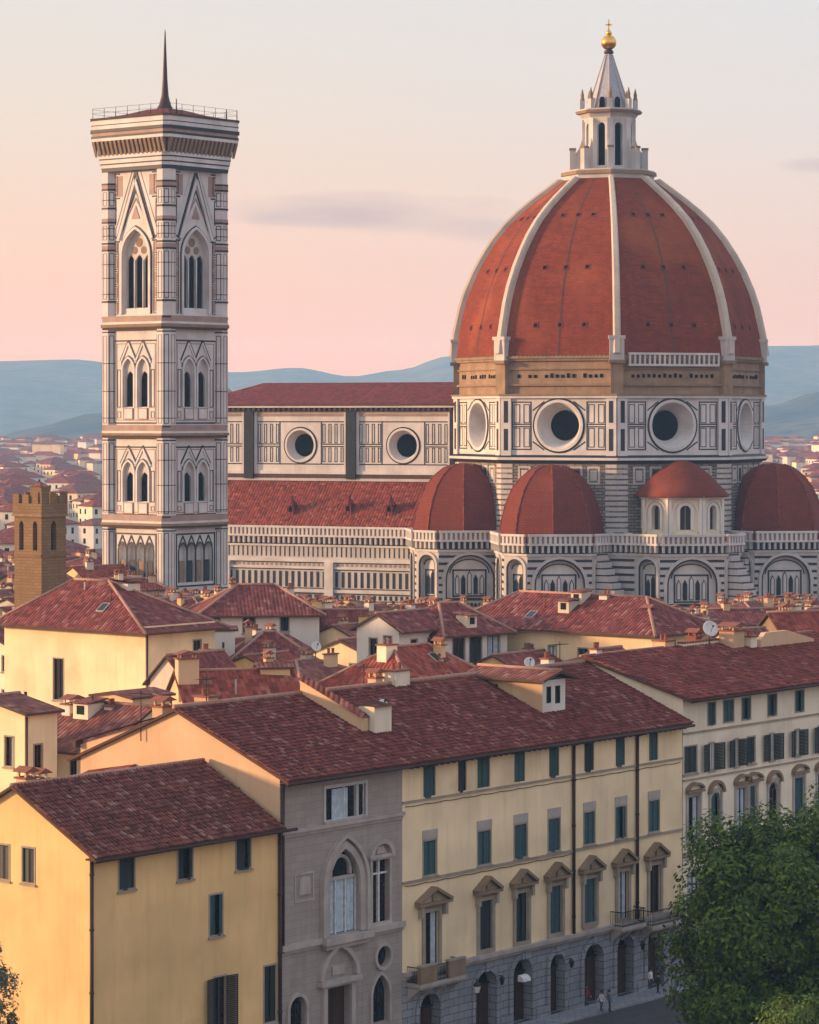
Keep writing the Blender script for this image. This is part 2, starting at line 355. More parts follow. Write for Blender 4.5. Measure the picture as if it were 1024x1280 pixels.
tag(mb.build('pavement'), 'raised stone pavement along the palace fronts', None, None, 'structure')

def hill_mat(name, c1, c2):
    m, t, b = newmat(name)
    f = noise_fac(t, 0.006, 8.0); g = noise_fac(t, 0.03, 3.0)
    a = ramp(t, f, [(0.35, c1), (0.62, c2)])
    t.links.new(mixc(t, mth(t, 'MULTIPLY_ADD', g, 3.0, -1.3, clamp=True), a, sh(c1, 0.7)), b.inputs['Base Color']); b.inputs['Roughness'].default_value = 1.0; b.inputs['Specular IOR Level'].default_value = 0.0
hill_mat('haze_blue_slope', (0.05, 0.09, 0.13), (0.13, 0.16, 0.18))  # part of the distance haze is painted into the woods' colour as blue
HEIGHT = {}
def hills(name, label, ctrl, d_base, d_top, seed, rough):
    """a ridge whose crest follows surveyed heights (column in the photo, row), solid ground behind it"""
    xs = [ctrl[0][0]+(ctrl[-1][0]-ctrl[0][0])*i/160 for i in range(161)]
    def crest(x):
        for (a, ya), (b, yb) in zip(ctrl, ctrl[1:]):
            if a <= x <= b:
                q = (x-a)/(b-a); q = q*q*(3-2*q); return ya+(yb-ya)*q
        return ctrl[-1][1]
    def height(X, d):
        q = (d-d_base)/(d_top-d_base); x = CX+X/(d_top/F*(0.93+0.07*q)); h = (EYE-(crest(x)-HY)*d_top/F-GZ)*q*q*(3-2*q)
        return GZ-1+h+noise.fractal(Vector((X*0.0013+seed, d*0.0013, seed)), 1.0, 2.0, 5)*rough*min(1, q*1.5)
    HEIGHT[name] = height
    rows = []
    for j in range(15):
        q = j/10.0
        row = []
        for x in xs:
            zt = EYE-(crest(x)-HY)*d_top/F
            d = d_base+(d_top-d_base)*q
            X = (x-CX)*d_top/F*(0.93+0.07*q)
            h = (zt-GZ)*(q*q*(3-2*q) if q <= 1 else max(0.0, 1-(q-1)*1.5))
            nz = noise.fractal(Vector((X*0.0013+seed, d*0.0013, seed)), 1.0, 2.0, 5)*rough*min(1, q*1.5)
            row.append((X, d, GZ-1+h+nz*(0.35 if 0.85 < q < 1.1 else 1.0)))
        rows.append(row)
    m = MB(); n = len(xs); vs = [p for r_ in rows for p in r_]
    m.add(vs, [[j*n+i, j*n+i+1, (j+1)*n+i+1, (j+1)*n+i] for j in range(len(rows)-1) for i in range(n-1)], 'haze_blue_slope', True)
    return tag(m.build(name), label, None, None, 'structure')
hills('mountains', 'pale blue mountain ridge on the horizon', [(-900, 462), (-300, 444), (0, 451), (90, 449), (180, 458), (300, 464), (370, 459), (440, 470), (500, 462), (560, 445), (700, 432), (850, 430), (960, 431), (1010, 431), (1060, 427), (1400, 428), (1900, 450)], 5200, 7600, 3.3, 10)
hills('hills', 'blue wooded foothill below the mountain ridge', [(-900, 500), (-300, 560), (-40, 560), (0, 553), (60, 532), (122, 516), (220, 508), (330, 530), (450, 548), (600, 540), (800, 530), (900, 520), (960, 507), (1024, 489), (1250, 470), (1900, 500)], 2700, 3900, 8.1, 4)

# ---------------------------------------------------------------- cathedral
D0 = -1.0                                            # bearing of the drum corner that faces us
C0 = Vector((37.3, 554.0, 0))
cath = thing('cathedral', 'huge marble cathedral with red brick octagonal dome, white ribs and lantern', 'cathedral', C0)
def dv(th): return Vector((math.sin(R(th)), -math.cos(R(th)), 0))
def oct_ring(r, z, c=(0, 0), rot=D0): return [(c[0]+r*math.sin(R(rot+45*k)), c[1]-r*math.cos(R(rot+45*k)), z) for k in range(8)]
def oct_slab(m, r, z0, z1, mat, r1=None, c=(0, 0), rot=D0): m.loft([oct_ring(r, z0, c, rot), oct_ring(r1 or r, z1, c, rot)], mat, False, True, True)
RC = 28.7; AP = RC*math.cos(R(22.5)); HS = RC*math.sin(R(22.5))
FACES = [D0+22.5+45*k for k in range(8)]
CORNERS = [D0+45*k for k in range(8)]
# lower octagon of unfaced stone
mb = MB(); oct_slab(mb, RC, GZ-1, 34.6, 'rubble_masonry')
for th in FACES:
    mb.M = Rz(th) @ Tr(0, -AP)
    for sx in (-1, 1):
        for i in range(14):
            z = 21+i*0.95
            mb.box(min(sx*HS, sx*(HS-2.1)), max(sx*HS, sx*(HS-2.1)), -0.14, 0.2, z, z+0.62, 'marble')
    for i in range(5):
        a = -6.6+i*3.3; mb.frame(a-1.2, a+1.2, 30.4, 33.6, 0.35, -0.08, 0.1, 'marble'); mb.box(a-0.6, a+0.6, -0.06, 0.1, 31.1, 32.9, 'marble_green' if i % 2 else 'marble')
part('octagon_wall', mb, cath)
# drum faced with marble panels
mb = MB(); ZO = 40.9; RO = 4.65
def vpanels(m, a0, a1, z0, z1, zm, n, wd=0.21, y=-0.05):
    m.frame(a0, a1, z0, z1, wd, y, 0.05, 'marble_green')
    stp = (a1-a0)/n
    for i in range(n):
        b0 = a0+i*stp+0.34; b1 = a0+(i+1)*stp-0.34
        for q0, q1 in ((z0+0.5, zm-0.42), (zm+0.42, z1-0.5)):
            if b1-b0 > 0.5: m.frame(b0, b1, q0, q1, 0.13, y, 0.05, 'marble_green')
    m.box(a0, a1, y, 0.05, zm-0.32, zm-0.12, 'marble_green'); m.box(a0, a1, y, 0.05, zm+0.12, zm+0.32, 'marble_green')
for th in FACES:
    mb.M = Rz(th) @ Tr(0, -AP)
    wall(mb, -HS, HS, 35.5, 46.0, [O(-RO, RO, ZO-RO, ZO+RO, 'circle', depth=0.3)], 0.3, 'marble_pale')
    arch_band(mb, O(-RO, RO, ZO-RO, ZO+RO, 'circle'), 0.32, -0.10, 0.05, 'marble_green')
    for a0, a1 in ((-HS+2.0, -5.25), (5.25, HS-2.0)): vpanels(mb, a0, a1, 36.5, 45.2, ZO, 2)
    for sx in (-1, 1):
        mb.strip(sx*2.8, 45.2, sx*5.0, 43.6, 0.22, -0.05, 0.05, 'marble_green'); mb.strip(sx*2.8, 36.5, sx*5.0, 38.0, 0.22, -0.05, 0.05, 'marble_green')
        x0, x1 = sorted((sx*HS, sx*(HS-1.9)))
        mb.box(x0, x1, -0.42, 0.1, 35.5, 46.0, 'marble_pale')
        xi0, xi1 = sorted((sx*(HS-0.55), sx*(HS-1.35)))
        for q0, q1 in ((36.4, 40.3), (41.4, 45.3)): mb.box(xi0, xi1, -0.46, 0, q0, q1, 'marble_green')
part('drum', mb, cath)
for th in FACES:
    mb = MB(); mb.M = Rz(th) @ Tr(0, -AP)
    n = 32
    ring = lambda r, y: [(r*math.cos(2*math.pi*i/n), y, ZO+r*math.sin(2*math.pi*i/n)) for i in range(n)]
    mb.loft([ring(RO, 0.3), ring(RO, -0.22), ring(RO-0.5, -0.22), ring(RO-0.62, 0.0), ring(2.75, 3.0), ring(2.75, 3.4)], 'marble_pale', False)
    o = part('oculus', mb, cath)
    mb = MB(); mb.M = Rz(th) @ Tr(0, -AP); mb.add(ring(2.76, 3.3), [list(range(n))], 'dark_interior'); part('pane', mb, o)
mb = MB()
oct_slab(mb, RC+0.5, 34.2, 34.7, 'marble_green', RC+1.1); oct_slab(mb, RC+1.15, 34.7, 35.15, 'marble_pale'); oct_slab(mb, RC+0.8, 35.15, 35.6, 'marble_green', RC+0.3)
oct_slab(mb, RC+0.65, 45.8, 46.25, 'marble_pale'); oct_slab(mb, RC+0.85, 46.25, 46.55, 'brown_trim')
part('cornice', mb, cath)
# unfinished band under the dome
mb = MB(); oct_slab(mb, RC-0.25, 46.5, 53.2, 'rough_stone')
oct_slab(mb, RC+0.25, 48.0, 48.4, 'brown_trim'); oct_slab(mb, RC+0.1, 50.9, 51.15, 'brown_trim'); oct_slab(mb, RC+0.35, 52.5, 52.9, 'rough_stone'); oct_slab(mb, RC+0.7, 52.9, 53.35, 'brown_trim')
for th in FACES:
    mb.M = Rz(th) @ Tr(0, -(RC-0.25)*math.cos(R(22.5)))
    for i in range(16):
        if random.random() < 0.85: mb.box(-8.0+i*1.05, -7.45+i*1.05, -0.12, 0.1, 49.45, 49.45+random.uniform(0.5, 0.8), 'dark_interior')
    for i in range(26): mb.box(-9.6+i*0.76, -9.3+i*0.76, -0.75, 0.1, 53.05, 53.5, 'brown_trim')
for th in CORNERS:
    mb.M = Rz(th) @ Tr(0, -RC)
    mb.box(-1.15, 1.15, -0.35, 0.8, 46.5, 53.4, 'rough_stone')
part('unfinished_band', mb, cath)
# white gallery on one face
mb = MB(); mb.M = Rz(D0+22.5) @ Tr(0, -AP)
mb.box(-9.0, 9.0, -0.85, 0, 51.5, 51.9, 'marble_pale'); mb.box(-9.0, 9.0, -0.9, -0.3, 53.5, 53.9, 'marble_pale')
for i in range(19): mb.box(-8.9+i*0.98, -8.55+i*0.98, -0.8, -0.4, 51.9, 53.5, 'marble_pale')
mb.box(-9.0, 9.0, -0.12, 0.0, 51.9, 53.5, 'brown_trim')
part('gallery', mb, cath)
# dome shell
PROF = [(z, r*1.025) for z, r in [(53.5, 28.3), (56.5, 27.9), (59.5, 27.3), (62.7, 26.6), (65.9, 25.6), (69.2, 24.2), (72.4, 22.5), (75.4, 20.6), (78.2, 18.4), (80.6, 16.0), (82.8, 13.4), (84.8, 10.8), (86.6, 8.4)]]
def prof_r(z):
    for (a, ra), (b, rb) in zip(PROF, PROF[1:]):
        if a <= z <= b: return ra+(rb-ra)*(z-a)/(b-a)
    return PROF[-1][1] if z > PROF[-1][0] else PROF[0][1]
mb = MB(); mb.loft([oct_ring(r, z) for z, r in PROF], 'dome_brick')
for th in FACES:
    mb.M = Rz(th); k = math.cos(R(22.5))
    for (z0, r0), (z1, r1) in zip(PROF, PROF[1:]):
        mb.add([(-0.13, -r0*k-0.06, z0), (0.13, -r0*k-0.06, z0), (0.13, -r1*k-0.06, z1), (-0.13, -r1*k-0.06, z1)], [(0, 1, 2, 3)], 'soffit')
part('dome', mb, cath)
mb = MB(); k = math.cos(R(22.5))
for i, (z, wf) in enumerate(((58.9, 0.42), (69.4, 0.40), (79.2, 0.36))):
    r = prof_r(z); s_ = r*math.sin(R(22.5))
proto = None
for th in FACES:
    for z in (58.9, 69.4, 79.2):
        r = prof_r(z); s_ = r*math.sin(R(22.5)); sl = math.atan2(prof_r(z-1)*k-prof_r(z+1)*k, 2.0)
        for a in (-0.43, 0, 0.43):
            M_ = Rz(th) @ Tr(a*s_, -r*k, z) @ Matrix.Rotation(-sl, 4, 'X')
            if proto is None:
                mb = MB(); mb.frame(-0.5, 0.5, -0.5, 0.5, 0.16, -0.12, 0.3, 'dome_brick'); mb.box(-0.36, 0.36, -0.1, 0.2, -0.36, 0.36, 'dark_interior')
                proto = part('porthole', mb, cath); o = proto
            else:
                o = proto.copy(); col.objects.link(o); o.parent = cath
            o.matrix_local = M_
for th in CORNERS:
    mb = MB(); mb.M = Rz(th); rings = []
    for z, r in PROF:
        wd = 0.38+0.29*(r/28.3); rings.append([(-wd, -r+0.6, z), (-wd, -r-0.55, z+0.25), (-wd*0.62, -r-0.95, z+0.35), (wd*0.62, -r-0.95, z+0.35), (wd, -r-0.55, z+0.25), (wd, -r+0.6, z)])
    mb.loft(rings, 'marble_cream', False, True, True)
    mb.box(-1.3, 1.3, -29.4, -27.6, 52.6, 56.3, 'marble'); mb.box(-1.5, 1.5, -29.6, -27.6, 56.3, 56.9, 'marble'); mb.box(-1.5, 1.5, -29.7, -27.6, 52.0, 52.6, 'brown_trim')
    part('rib', mb, cath)
# lantern
mb = MB(); oct_slab(mb, 8.2, 86.2, 87.4, 'marble_pale', 8.6); oct_slab(mb, 9.0, 87.4, 88.1, 'brown_trim', 8.9); oct_slab(mb, 8.6, 88.1, 88.35, 'marble')
kk = math.cos(R(22.5))
for th in FACES:
    mb.M = Rz(th) @ Tr(0, -4.3)
    wall(mb, -1.785, 1.785, 88.3, 98.0, [O(-0.78, 0.78, 89.2, 97.2, 'round', depth=0.9)], 0.9, 'marble_pale')
    pane(mb, O(-0.78, 0.78, 89.2, 97.2, 'round'), 0, 'dark_interior') if False else None
for th in CORNERS:
    mb.M = Rz(th)
    mb.box(-0.55, 0.55, -5.0, -4.3, 88.3, 98.0, 'marble_pale')
mb.M = Matrix.Identity(4)
oct_slab(mb, 3.6, 88.3, 98.0, 'dark_interior')
oct_slab(mb, 4.75, 97.4, 98.2, 'marble_pale', 5.0); oct_slab(mb, 5.0, 98.2, 99.0, 'marble', 5.6); oct_slab(mb, 6.1, 99.0, 99.5, 'brown_trim', 6.3); oct_slab(mb, 6.0, 99.5, 99.8, 'marble')
lan = part('lantern', mb, cath)
for th in CORNERS:
    mb = MB(); mb.M = Rz(th)
    mb.box(-0.32, 0.32, -6.3, -4.7, 88.3, 91.7, 'marble'); mb.box(-0.5, 0.5, -7.3, -6.2, 88.3, 92.3, 'marble'); mb.box(-0.6, 0.6, -7.4, -6.1, 92.3, 92.7, 'brown_trim')
    mb.add([(-0.3, -6.2, 91.7), (0.3, -6.2, 91.7), (0.3, -4.9, 91.7), (-0.3, -4.9, 91.7), (-0.3, -4.9, 94.6), (0.3, -4.9, 94.6), (-0.3, -5.5, 92.7), (0.3, -5.5, 92.7)], [(0, 6, 4, 3), (1, 2, 5, 7), (0, 1, 7, 6), (6, 7, 5, 4)], 'marble')
    part('buttress', mb, lan)
    mb = MB(); mb.M = Rz(th)
    mb.box(-0.42, 0.42, -5.4, -4.5, 99.8, 101.6, 'marble'); mb.lathe([(0.5, 101.6), (0.3, 102.2), (0.34, 102.6), (0.05, 103.8)], 8, 'brown_trim', 0, (0, -4.95))
    part('pinnacle', mb, lan)
mb = MB(); mb.loft([oct_ring(3.9, 99.8), oct_ring(3.35, 101.6), oct_ring(2.4, 104.6), oct_ring(1.3, 108.2), oct_ring(0.62, 110.4)], 'lead_cone', False, True, True)
for th in CORNERS:
    mb.M = Rz(th); mb.tube((0, -3.95, 99.9), (0, -0.7, 110.2), 0.16, 0.1, 6, 'lead_cone')
for th in FACES:
    mb.M = Rz(th); mb.prism([(-0.55, 99.9), (0.55, 99.9), (0.55, 101.5), (0.3, 102.0), (-0.3, 102.0), (-0.55, 101.5)], -3.72, -2.5, 'dark_interior', 'marble')
mb.M = Matrix.Identity(4); mb.lathe([(0.62, 110.3), (0.95, 110.5), (0.8, 111.0), (0.3, 111.3)], 12, 'copper_pipe')
part('cone_roof', mb, lan)
mb = MB(); mb.lathe([(1.42*math.sin(math.pi*i/14)+0.02, 112.5-1.42*math.cos(math.pi*i/14)) for i in range(15)], 24, 'gold', 0, (0, 0), True); mb.lathe([(0.3, 113.8), (0.62, 114.1), (0.5, 114.5), (0.15, 114.9)], 12, 'gold', 0, (0, 0), True)
part('ball', mb, lan)
mb = MB(); mb.box(-0.13, 0.13, -0.1, 0.1, 114.6, 116.8, 'gold'); mb.box(-0.6, 0.6, -0.1, 0.1, 115.7, 115.95, 'gold'); part('cross', mb, lan)

# balustrade on corbels along a stretch of parapet
def parapet(mb, L, z, step=1.05):
    mb.box(0, L, -0.02, 0.3, z-1.5, z-0.05, 'marble_green')
    mb.box(0, L, -0.25, 0.3, z-1.9, z-1.5, 'marble_pale')
    n = max(1, round(L/step)); s_ = L/n
    for i in range(n):
        a = (i+0.5)*s_; mb.box(a-0.2, a+0.2, -0.85, 0, z-1.3, z-0.05, 'marble')
    mb.box(0, L, -1.0, 0.4, z-0.05, z+0.3, 'marble_pale')
    mb.box(0, L, -0.62, -0.5, z+0.3, z+1.5, 'marble_pink')
    n = max(1, round(L/0.86)); s_ = L/n
    for i in range(n):
        a = (i+0.5)*s_; mb.box(a-0.22, a+0.22, -0.92, -0.5, z+0.3, z+1.55, 'marble_pale')
    mb.box(0, L, -1.0, -0.4, z+1.55, z+1.95, 'marble_pale')
# nave and aisles
NM = Rz(D0-22.5)
NX = -82.0
mb = MB(); mb.M = NM
ROS = 3.3; ZC = 37.0
ocs = [-37.4, -58.9, -79.9]
ocs_ops = [O(a-ROS, a+ROS, ZC-ROS, ZC+ROS, 'circle', depth=0.3) for a in ocs[:2]]
mb.M = NM @ Tr(0, -10.5)
wall(mb, NX, -22, 29.5, 44.2, ocs_ops, 0.3, 'marble_pale')
for a in ocs[:2]:
    arch_band(mb, O(a-ROS, a+ROS, ZC-ROS, ZC+ROS, 'circle'), 0.25, -0.08, 0.05, 'marble_green')
for c in ocs:
    for b0, b1 in ((c-9.4, c-4.3), (c+4.3, c+9.4)):
        if b0 > NX: vpanels(mb, b0, b1, 33.3, 41.6, ZC, 4, 0.2)
    if c > -79:
        for zz_ in (33.3, 41.4): mb.box(c-4.3, c+4.3, -0.05, 0.05, zz_, zz_+0.2, 'marble_green')
for p in (-26.6, -48.05, -69.7):
    mb.box(p-1.0, p+1.0, -0.75, 0.1, 30.6, 43.9, 'marble_green'); mb.box(p-1.55, p-1.0, -0.3, 0.1, 31.5, 43.4, 'marble_pale'); mb.box(p+1.0, p+1.55, -0.3, 0.1, 31.5, 43.4, 'marble_pale')
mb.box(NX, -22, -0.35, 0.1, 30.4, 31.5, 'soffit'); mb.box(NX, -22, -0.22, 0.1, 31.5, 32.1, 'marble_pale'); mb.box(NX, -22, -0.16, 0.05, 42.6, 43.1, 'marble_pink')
mb.box(NX, -22, -0.5, 0.1, 43.5, 44.2, 'soffit')  # dark strip painted as the bracket shadow under the cornice
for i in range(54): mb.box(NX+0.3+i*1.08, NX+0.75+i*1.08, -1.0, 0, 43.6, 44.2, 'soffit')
mb.box(NX-0.2, -22, -1.25, 0.2, 44.2, 44.95, 'marble_pale')
mb.M = NM @ Rz(180) @ Tr(0, -10.5)
mb.poly([(22, 0, GZ), (-NX, 0, GZ), (-NX, 0, 44.9), (22, 0, 44.9)], 'marble_pale')
part('nave_wall', mb, cath)
for a in ocs[:2]:
    mb = MB(); mb.M = NM @ Tr(a, -10.5); n = 28
    rg = lambda r, y: [(r*math.cos(2*math.pi*i/n), y, ZC+r*math.sin(2*math.pi*i/n)) for i in range(n)]
    mb.loft([rg(ROS, 0.3), rg(ROS, -0.2), rg(ROS-0.4, -0.2), rg(2.2, 1.7), rg(2.2, 2.2)], 'marble_pale'); o = part('oculus', mb, cath)
    mb = MB(); mb.M = NM @ Tr(a, -10.5); mb.add(rg(2.21, 2.1), [list(range(n))], 'dark_interior'); part('pane', mb, o)
mb = MB(); mb.M = NM
e, zr, ze = 12.0, 49.1, 44.9
mb.add([(NX-0.6, -e, ze), (-18, -e, ze), (-18, 0, zr), (NX+10, 0, zr), (NX-0.6, e, ze), (-18, e, ze)], [(0, 1, 2, 3), (5, 4, 3, 2), (4, 0, 3)], 'church_tile_dark')
mb.add([(NX-0.6, -e, ze-0.3), (-18, -e, ze-0.3), (-18, -e, ze), (NX-0.6, -e, ze)], [(0, 1, 2, 3)], 'soffit')
part('nave_roof', mb, cath)
mb = MB(); mb.M = NM @ Tr(0, -20.5)
AX1 = -20.5
wall(mb, NX, AX1, GZ-1, 19.0, [], 0, 'marble')
def stripes(m, a0, a1, z0, z1, step, wd, y, mat):
    n = int((a1-a0)/step)
    for i in range(n): m.box(a0+i*step, a0+i*step+wd, y, 0.05, z0, z1, mat)
for z0, z1, mt in ((15.2, 15.9, 'marble_pale'), (13.9, 14.3, 'marble_pale'), (9.5, 10.0, 'marble_pale'), (7.2, 7.8, 'marble_pale'), (3.0, 3.6, 'marble_pale')): mb.box(NX, AX1, -0.3, 0.1, z0, z1, mt)
for z in (15.0, 13.7, 10.2, 9.2, 8.0): mb.box(NX, AX1, -0.08, 0.05, z, z+0.16, 'marble_green')
stripes(mb, NX, AX1, 16.2, 18.9, 0.98, 0.22, -0.05, 'marble_green')
stripes(mb, NX, AX1, 10.5, 13.4, 1.3, 0.55, -0.06, 'marble_green')
stripes(mb, NX, AX1, 14.45, 14.95, 0.98, 0.5, -0.06, 'marble_pink')
stripes(mb, NX, AX1, 8.3, 9.1, 1.1, 0.5, -0.06, 'marble_green'); stripes(mb, NX, AX1, 4.0, 7.0, 1.3, 0.4, -0.06, 'marble_green')
for a in (-26.6, -48.05, -69.7): mb.box(a-0.9, a+0.9, -0.6, 0.1, GZ, 15.2, 'marble_pale')
mb.M = NM @ Rz(180) @ Tr(0, -20.5); mb.poly([(20, 0, GZ), (-NX, 0, GZ), (-NX, 0, 21), (20, 0, 21)], 'marble')
part('aisle_wall', mb, cath)
mb = MB(); mb.M = NM @ Tr(NX, -20.5); parapet(mb, AX1-NX-1.5, 20.0); part('balustrade', mb, cath)
mb = MB(); mb.M = NM
for s_ in (-1, 1):
    f = [(NX, s_*20.3, 20.6), (-20, s_*20.3, 20.6), (-20, s_*10.4, 30.4), (NX, s_*10.4, 30.4)]
    mb.poly(f if s_ < 0 else f[::-1], 'church_tile')
mb.box(NX, -20, -10.9, -10.3, 30.2, 30.7, 'marble')
part('aisle_roof', mb, cath)
for a, y in ((-57.8, -16.5), (-46.0, -16.2), (-37.5, -16.2)):
    mb = MB(); zb = 20.6+(20.3+y)/9.9*9.8; mb.M = NM @ Tr(a, y, zb) @ Matrix.Scale(0.8, 4)
    mb.box(-0.9, 0.9, -0.9, 1.2, -1.2, 1.6, 'church_tile_dark'); mb.prism([(-0.45, 0.1), (0.45, 0.1), (0.45, 1.0), (0, 1.4), (-0.45, 1.0)], -0.95, -0.85, 'dark_interior')
    mb.lathe([(1.45, 1.6), (0.9, 2.4), (0.25, 3.4), (0.3, 3.7), (0.02, 4.2)], 8, 'church_tile_dark', 0.5)
    part('roof_turret', mb, cath)
mb = MB(); mb.M = NM @ Rz(-90) @ Tr(0, NX)
mb.prism([(-20.5, GZ), (20.5, GZ), (20.5, 24), (11, 32), (11, 45.5), (0, 50), (-11, 45.5), (-11, 32), (-20.5, 24)], -2.5, 0, 'marble')
part('west_front', mb, cath)

# tribunes round the crossing: three with half domes, one small exedra
TROT = 6.0
def blind_arch(m, hw, ra):
    op = O(-ra, ra, 4.0, 17.3, 'round', depth=0.9)
    wall(m, -hw, hw, GZ-1, 18.3, [op], 0.9, 'marble')
    pane(m, op, 0.9, 'marble_pale')
    arch_band(m, op, 0.28, -0.12, 0.02, 'marble_green'); arch_band(m, O(-ra-0.28, ra+0.28, 4.0, 17.58, 'round'), 0.5, -0.3, 0.02, 'marble')
    k = ra/4.2
    # inlay inside the arch: a tall window group, frames and bands
    m.box(-ra, ra, 0.7, 0.95, 9.3, 9.75, 'marble_green'); m.box(-ra, ra, 0.75, 0.95, 6.6, 7.0, 'marble_green')
    m.frame(-3.1*k, 3.1*k, 9.95, 14.9, 0.26, 0.76, 0.95, 'marble_green')
    arch_band(m, O(-3.45*k, 3.45*k, 9.8, 16.6, 'round', rise=2.4*k), 0.2, 0.78, 0.95, 'marble_green', False)
    n = 5 if ra > 3 else 2; w_ = 5.6*k/n
    for i in range(n):
        a = -2.8*k+i*w_+w_*0.16; b = a+w_*0.68; z1 = 13.2+(0.7 if i == n//2 else 0)
        dark = (i % 2 == 1) if n > 2 else True
        m.prism([(a, 10.4), (b, 10.4), (b, z1), ((a+b)/2, z1+0.8), (a, z1)], 0.72, 0.95, 'marble_green')
        m.prism([(a+0.13, 10.55), (b-0.13, 10.55), (b-0.13, z1-0.05), ((a+b)/2, z1+0.5), (a+0.13, z1-0.05)], 0.68, 0.95, 'window_glass' if dark else 'marble_pale')
    for z in (7.3, 8.25): stripes(m, -ra*0.95, ra*0.95, z, z+0.6, 0.7, 0.34, 0.8, 'marble_green')
    for i in range(14):
        z = 0.4+i*1.28
        for sx in (-1, 1):
            xe = ra+0.8
            if z > 13.1: xe = ra*math.sqrt(max(0.0, 1-((min(z+0.4, 17.2)-13.1)/4.2)**2))+1.0 if ra > 3 else ra+0.8
            if xe < hw-0.15: x0, x1 = sorted((sx*hw, sx*xe)); m.box(x0, x1, -0.06, 0.05, z, z+0.45, 'marble_green')
def half_dome(m, c, th, r, z0, z1, mat):
    pr = [(1.0, 0.0), (0.985, 0.16), (0.945, 0.32), (0.87, 0.50), (0.76, 0.67), (0.6, 0.82), (0.4, 0.93), (0.2, 0.985), (0.03, 1.0)]
    m.loft([oct_ring(r*q, z0+(z1-z0)*h, c, th+22.5) for q, h in pr], mat, False, True, True)
for th, kind, TC in ((D0-67.5, 'dome', 29.4), (D0-22.5, 'dome', 30.2), (D0+22.5, 'exedra', 30.2), (D0+67.5, 'dome', 32.0)):
    c = dv(th)*TC; B_ = Tr(c.x, c.y) @ Rz(TROT)
    FAC = [(0, 9.3, 5.7, 4.2), (-45, 10.607, 2.545, 1.6), (45, 10.607, 2.545, 1.6), (-90, 9.3, 5.7, 2.4), (90, 9.3, 5.7, 2.4)]
    mb = MB()
    for q, ap, hw, ra in FAC:
        mb.M = B_ @ Rz(q) @ Tr(0, -ap); blind_arch(mb, hw, ra)
    mb.M = B_; mb.slab([(-8.3, -4.7), (-4.7, -8.3), (4.7, -8.3), (8.3, -4.7), (8.3, 6), (-8.3, 6)], GZ, 20.2, 'marble')
    t = part('tribune', mb, cath)
    for q, ap, hw, ra in FAC:
        mb = MB(); mb.M = B_ @ Rz(q) @ Tr(-hw, -ap); parapet(mb, 2*hw, 20.0); part('balustrade', mb, t)
    for q in ((45,) if th < 60 else (45, -45)):
        mb = MB(); mb.M = B_ @ Rz(q); z = GZ
        while z < 17.2:
            q_ = (z-GZ)/(17.2-GZ); r1 = 19.5-8.2*q_**1.5
            mb.box(-1.5, 1.5, -r1, -9.5, z, z+0.96, 'marble'); mb.box(-1.46, 1.46, -r1+0.1, -9.5, z+0.96, z+1.2, 'marble_green'); z += 1.2
        part('buttress', mb, t)
    mb = MB()
    if kind == 'dome':
        half_dome(mb, (c.x, c.y), th, 9.3, 20.2, 34.0, 'dome_brick_small')
        for q in range(8):
            a = dv(th+22.5+45*q)
            pts = [(1.0, 0.0), (0.985, 0.16), (0.945, 0.32), (0.87, 0.50), (0.76, 0.67), (0.6, 0.82), (0.4, 0.93), (0.2, 0.985)]
            for (p0, h0), (p1, h1) in zip(pts, pts[1:]):
                mb.tube((c.x+a.x*9.3*p0, c.y+a.y*9.3*p0, 20.2+13.8*h0), (c.x+a.x*9.3*p1, c.y+a.y*9.3*p1, 20.2+13.8*h1), 0.16, 0.16, 5, 'church_tile')
        part('half_dome', mb, t)
    else:
        r = 7.5; a8 = r*math.cos(R(22.5)); h8 = r*math.sin(R(22.5))
        for q in (-90, -45, 0, 45, 90, 135):
            mb.M = Tr(c.x, c.y) @ Rz(q) @ Tr(0, -a8)
            op = O(-0.95, 0.95, 22.6, 26.9, 'round', depth=0.7)
            wall(mb, -h8, h8, 20.2, 28.3, [op], 0.7, 'cream_plaster'); pane(mb, op, 0.7, 'window_glass')
            arch_band(mb, op, 0.55, -0.25, 0.02, 'white_plaster'); arch_band(mb, O(-2.1, 2.1, 22.2, 27.6, 'round'), 0.3, -0.3, 0.02, 'white_plaster')
            mb.box(-h8, -h8+0.5, -0.35, 0.1, 20.2, 28.0, 'white_plaster'); mb.box(h8-0.5, h8, -0.35, 0.1, 20.2, 28.0, 'white_plaster')
            mb.box(-0.06, 0.06, 0.5, 0.66, 22.6, 26.8, 'stone_trim')
        mb.M = Matrix.Identity(4); oct_slab(mb, r+0.5, 28.0, 28.5, 'white_plaster', r+0.9, (c.x, c.y), 22.5)
        part('exedra', mb, t)
        mb = MB(); pr = [(8.4, 28.3), (8.4, 28.6), (6.9, 30.2), (5.1, 32.1), (3.1, 33.7), (1.3, 34.5), (0.1, 34.8)]
        mb.loft([[(c.x+q*math.cos(2*math.pi*i/24), c.y+q*math.sin(2*math.pi*i/24), z) for i in range(24)] for q, z in pr], 'dome_brick_small', True, True, True)
        part('exedra_roof', mb, t)
pa = dv(D0-22.5)*30.2+(Rz(TROT) @ Vector((9.3, -5.7, 0))); pb = dv(D0+22.5)*30.2+(Rz(TROT) @ Vector((-9.3, -5.7, 0)))
ang = math.degrees(math.atan2(pb.y-pa.y, pb.x-pa.x)); Lk = (pb-pa).length
mb = MB(); mb.M = Tr(pa.x, pa.y) @ Rz(ang); wall(mb, 0, Lk, GZ, 20.0, [], 0, 'marble'); mb.poly([(0, 0, 20.2), (Lk, 0, 20.2), (Lk, 9, 20.2), (0, 9, 20.2)], 'marble')
for i in range(14): mb.box(0.3, Lk-0.3, -0.06, 0.05, 0.4+i*1.28, 0.85+i*1.28, 'marble_green')
part('link_wall', mb, cath)
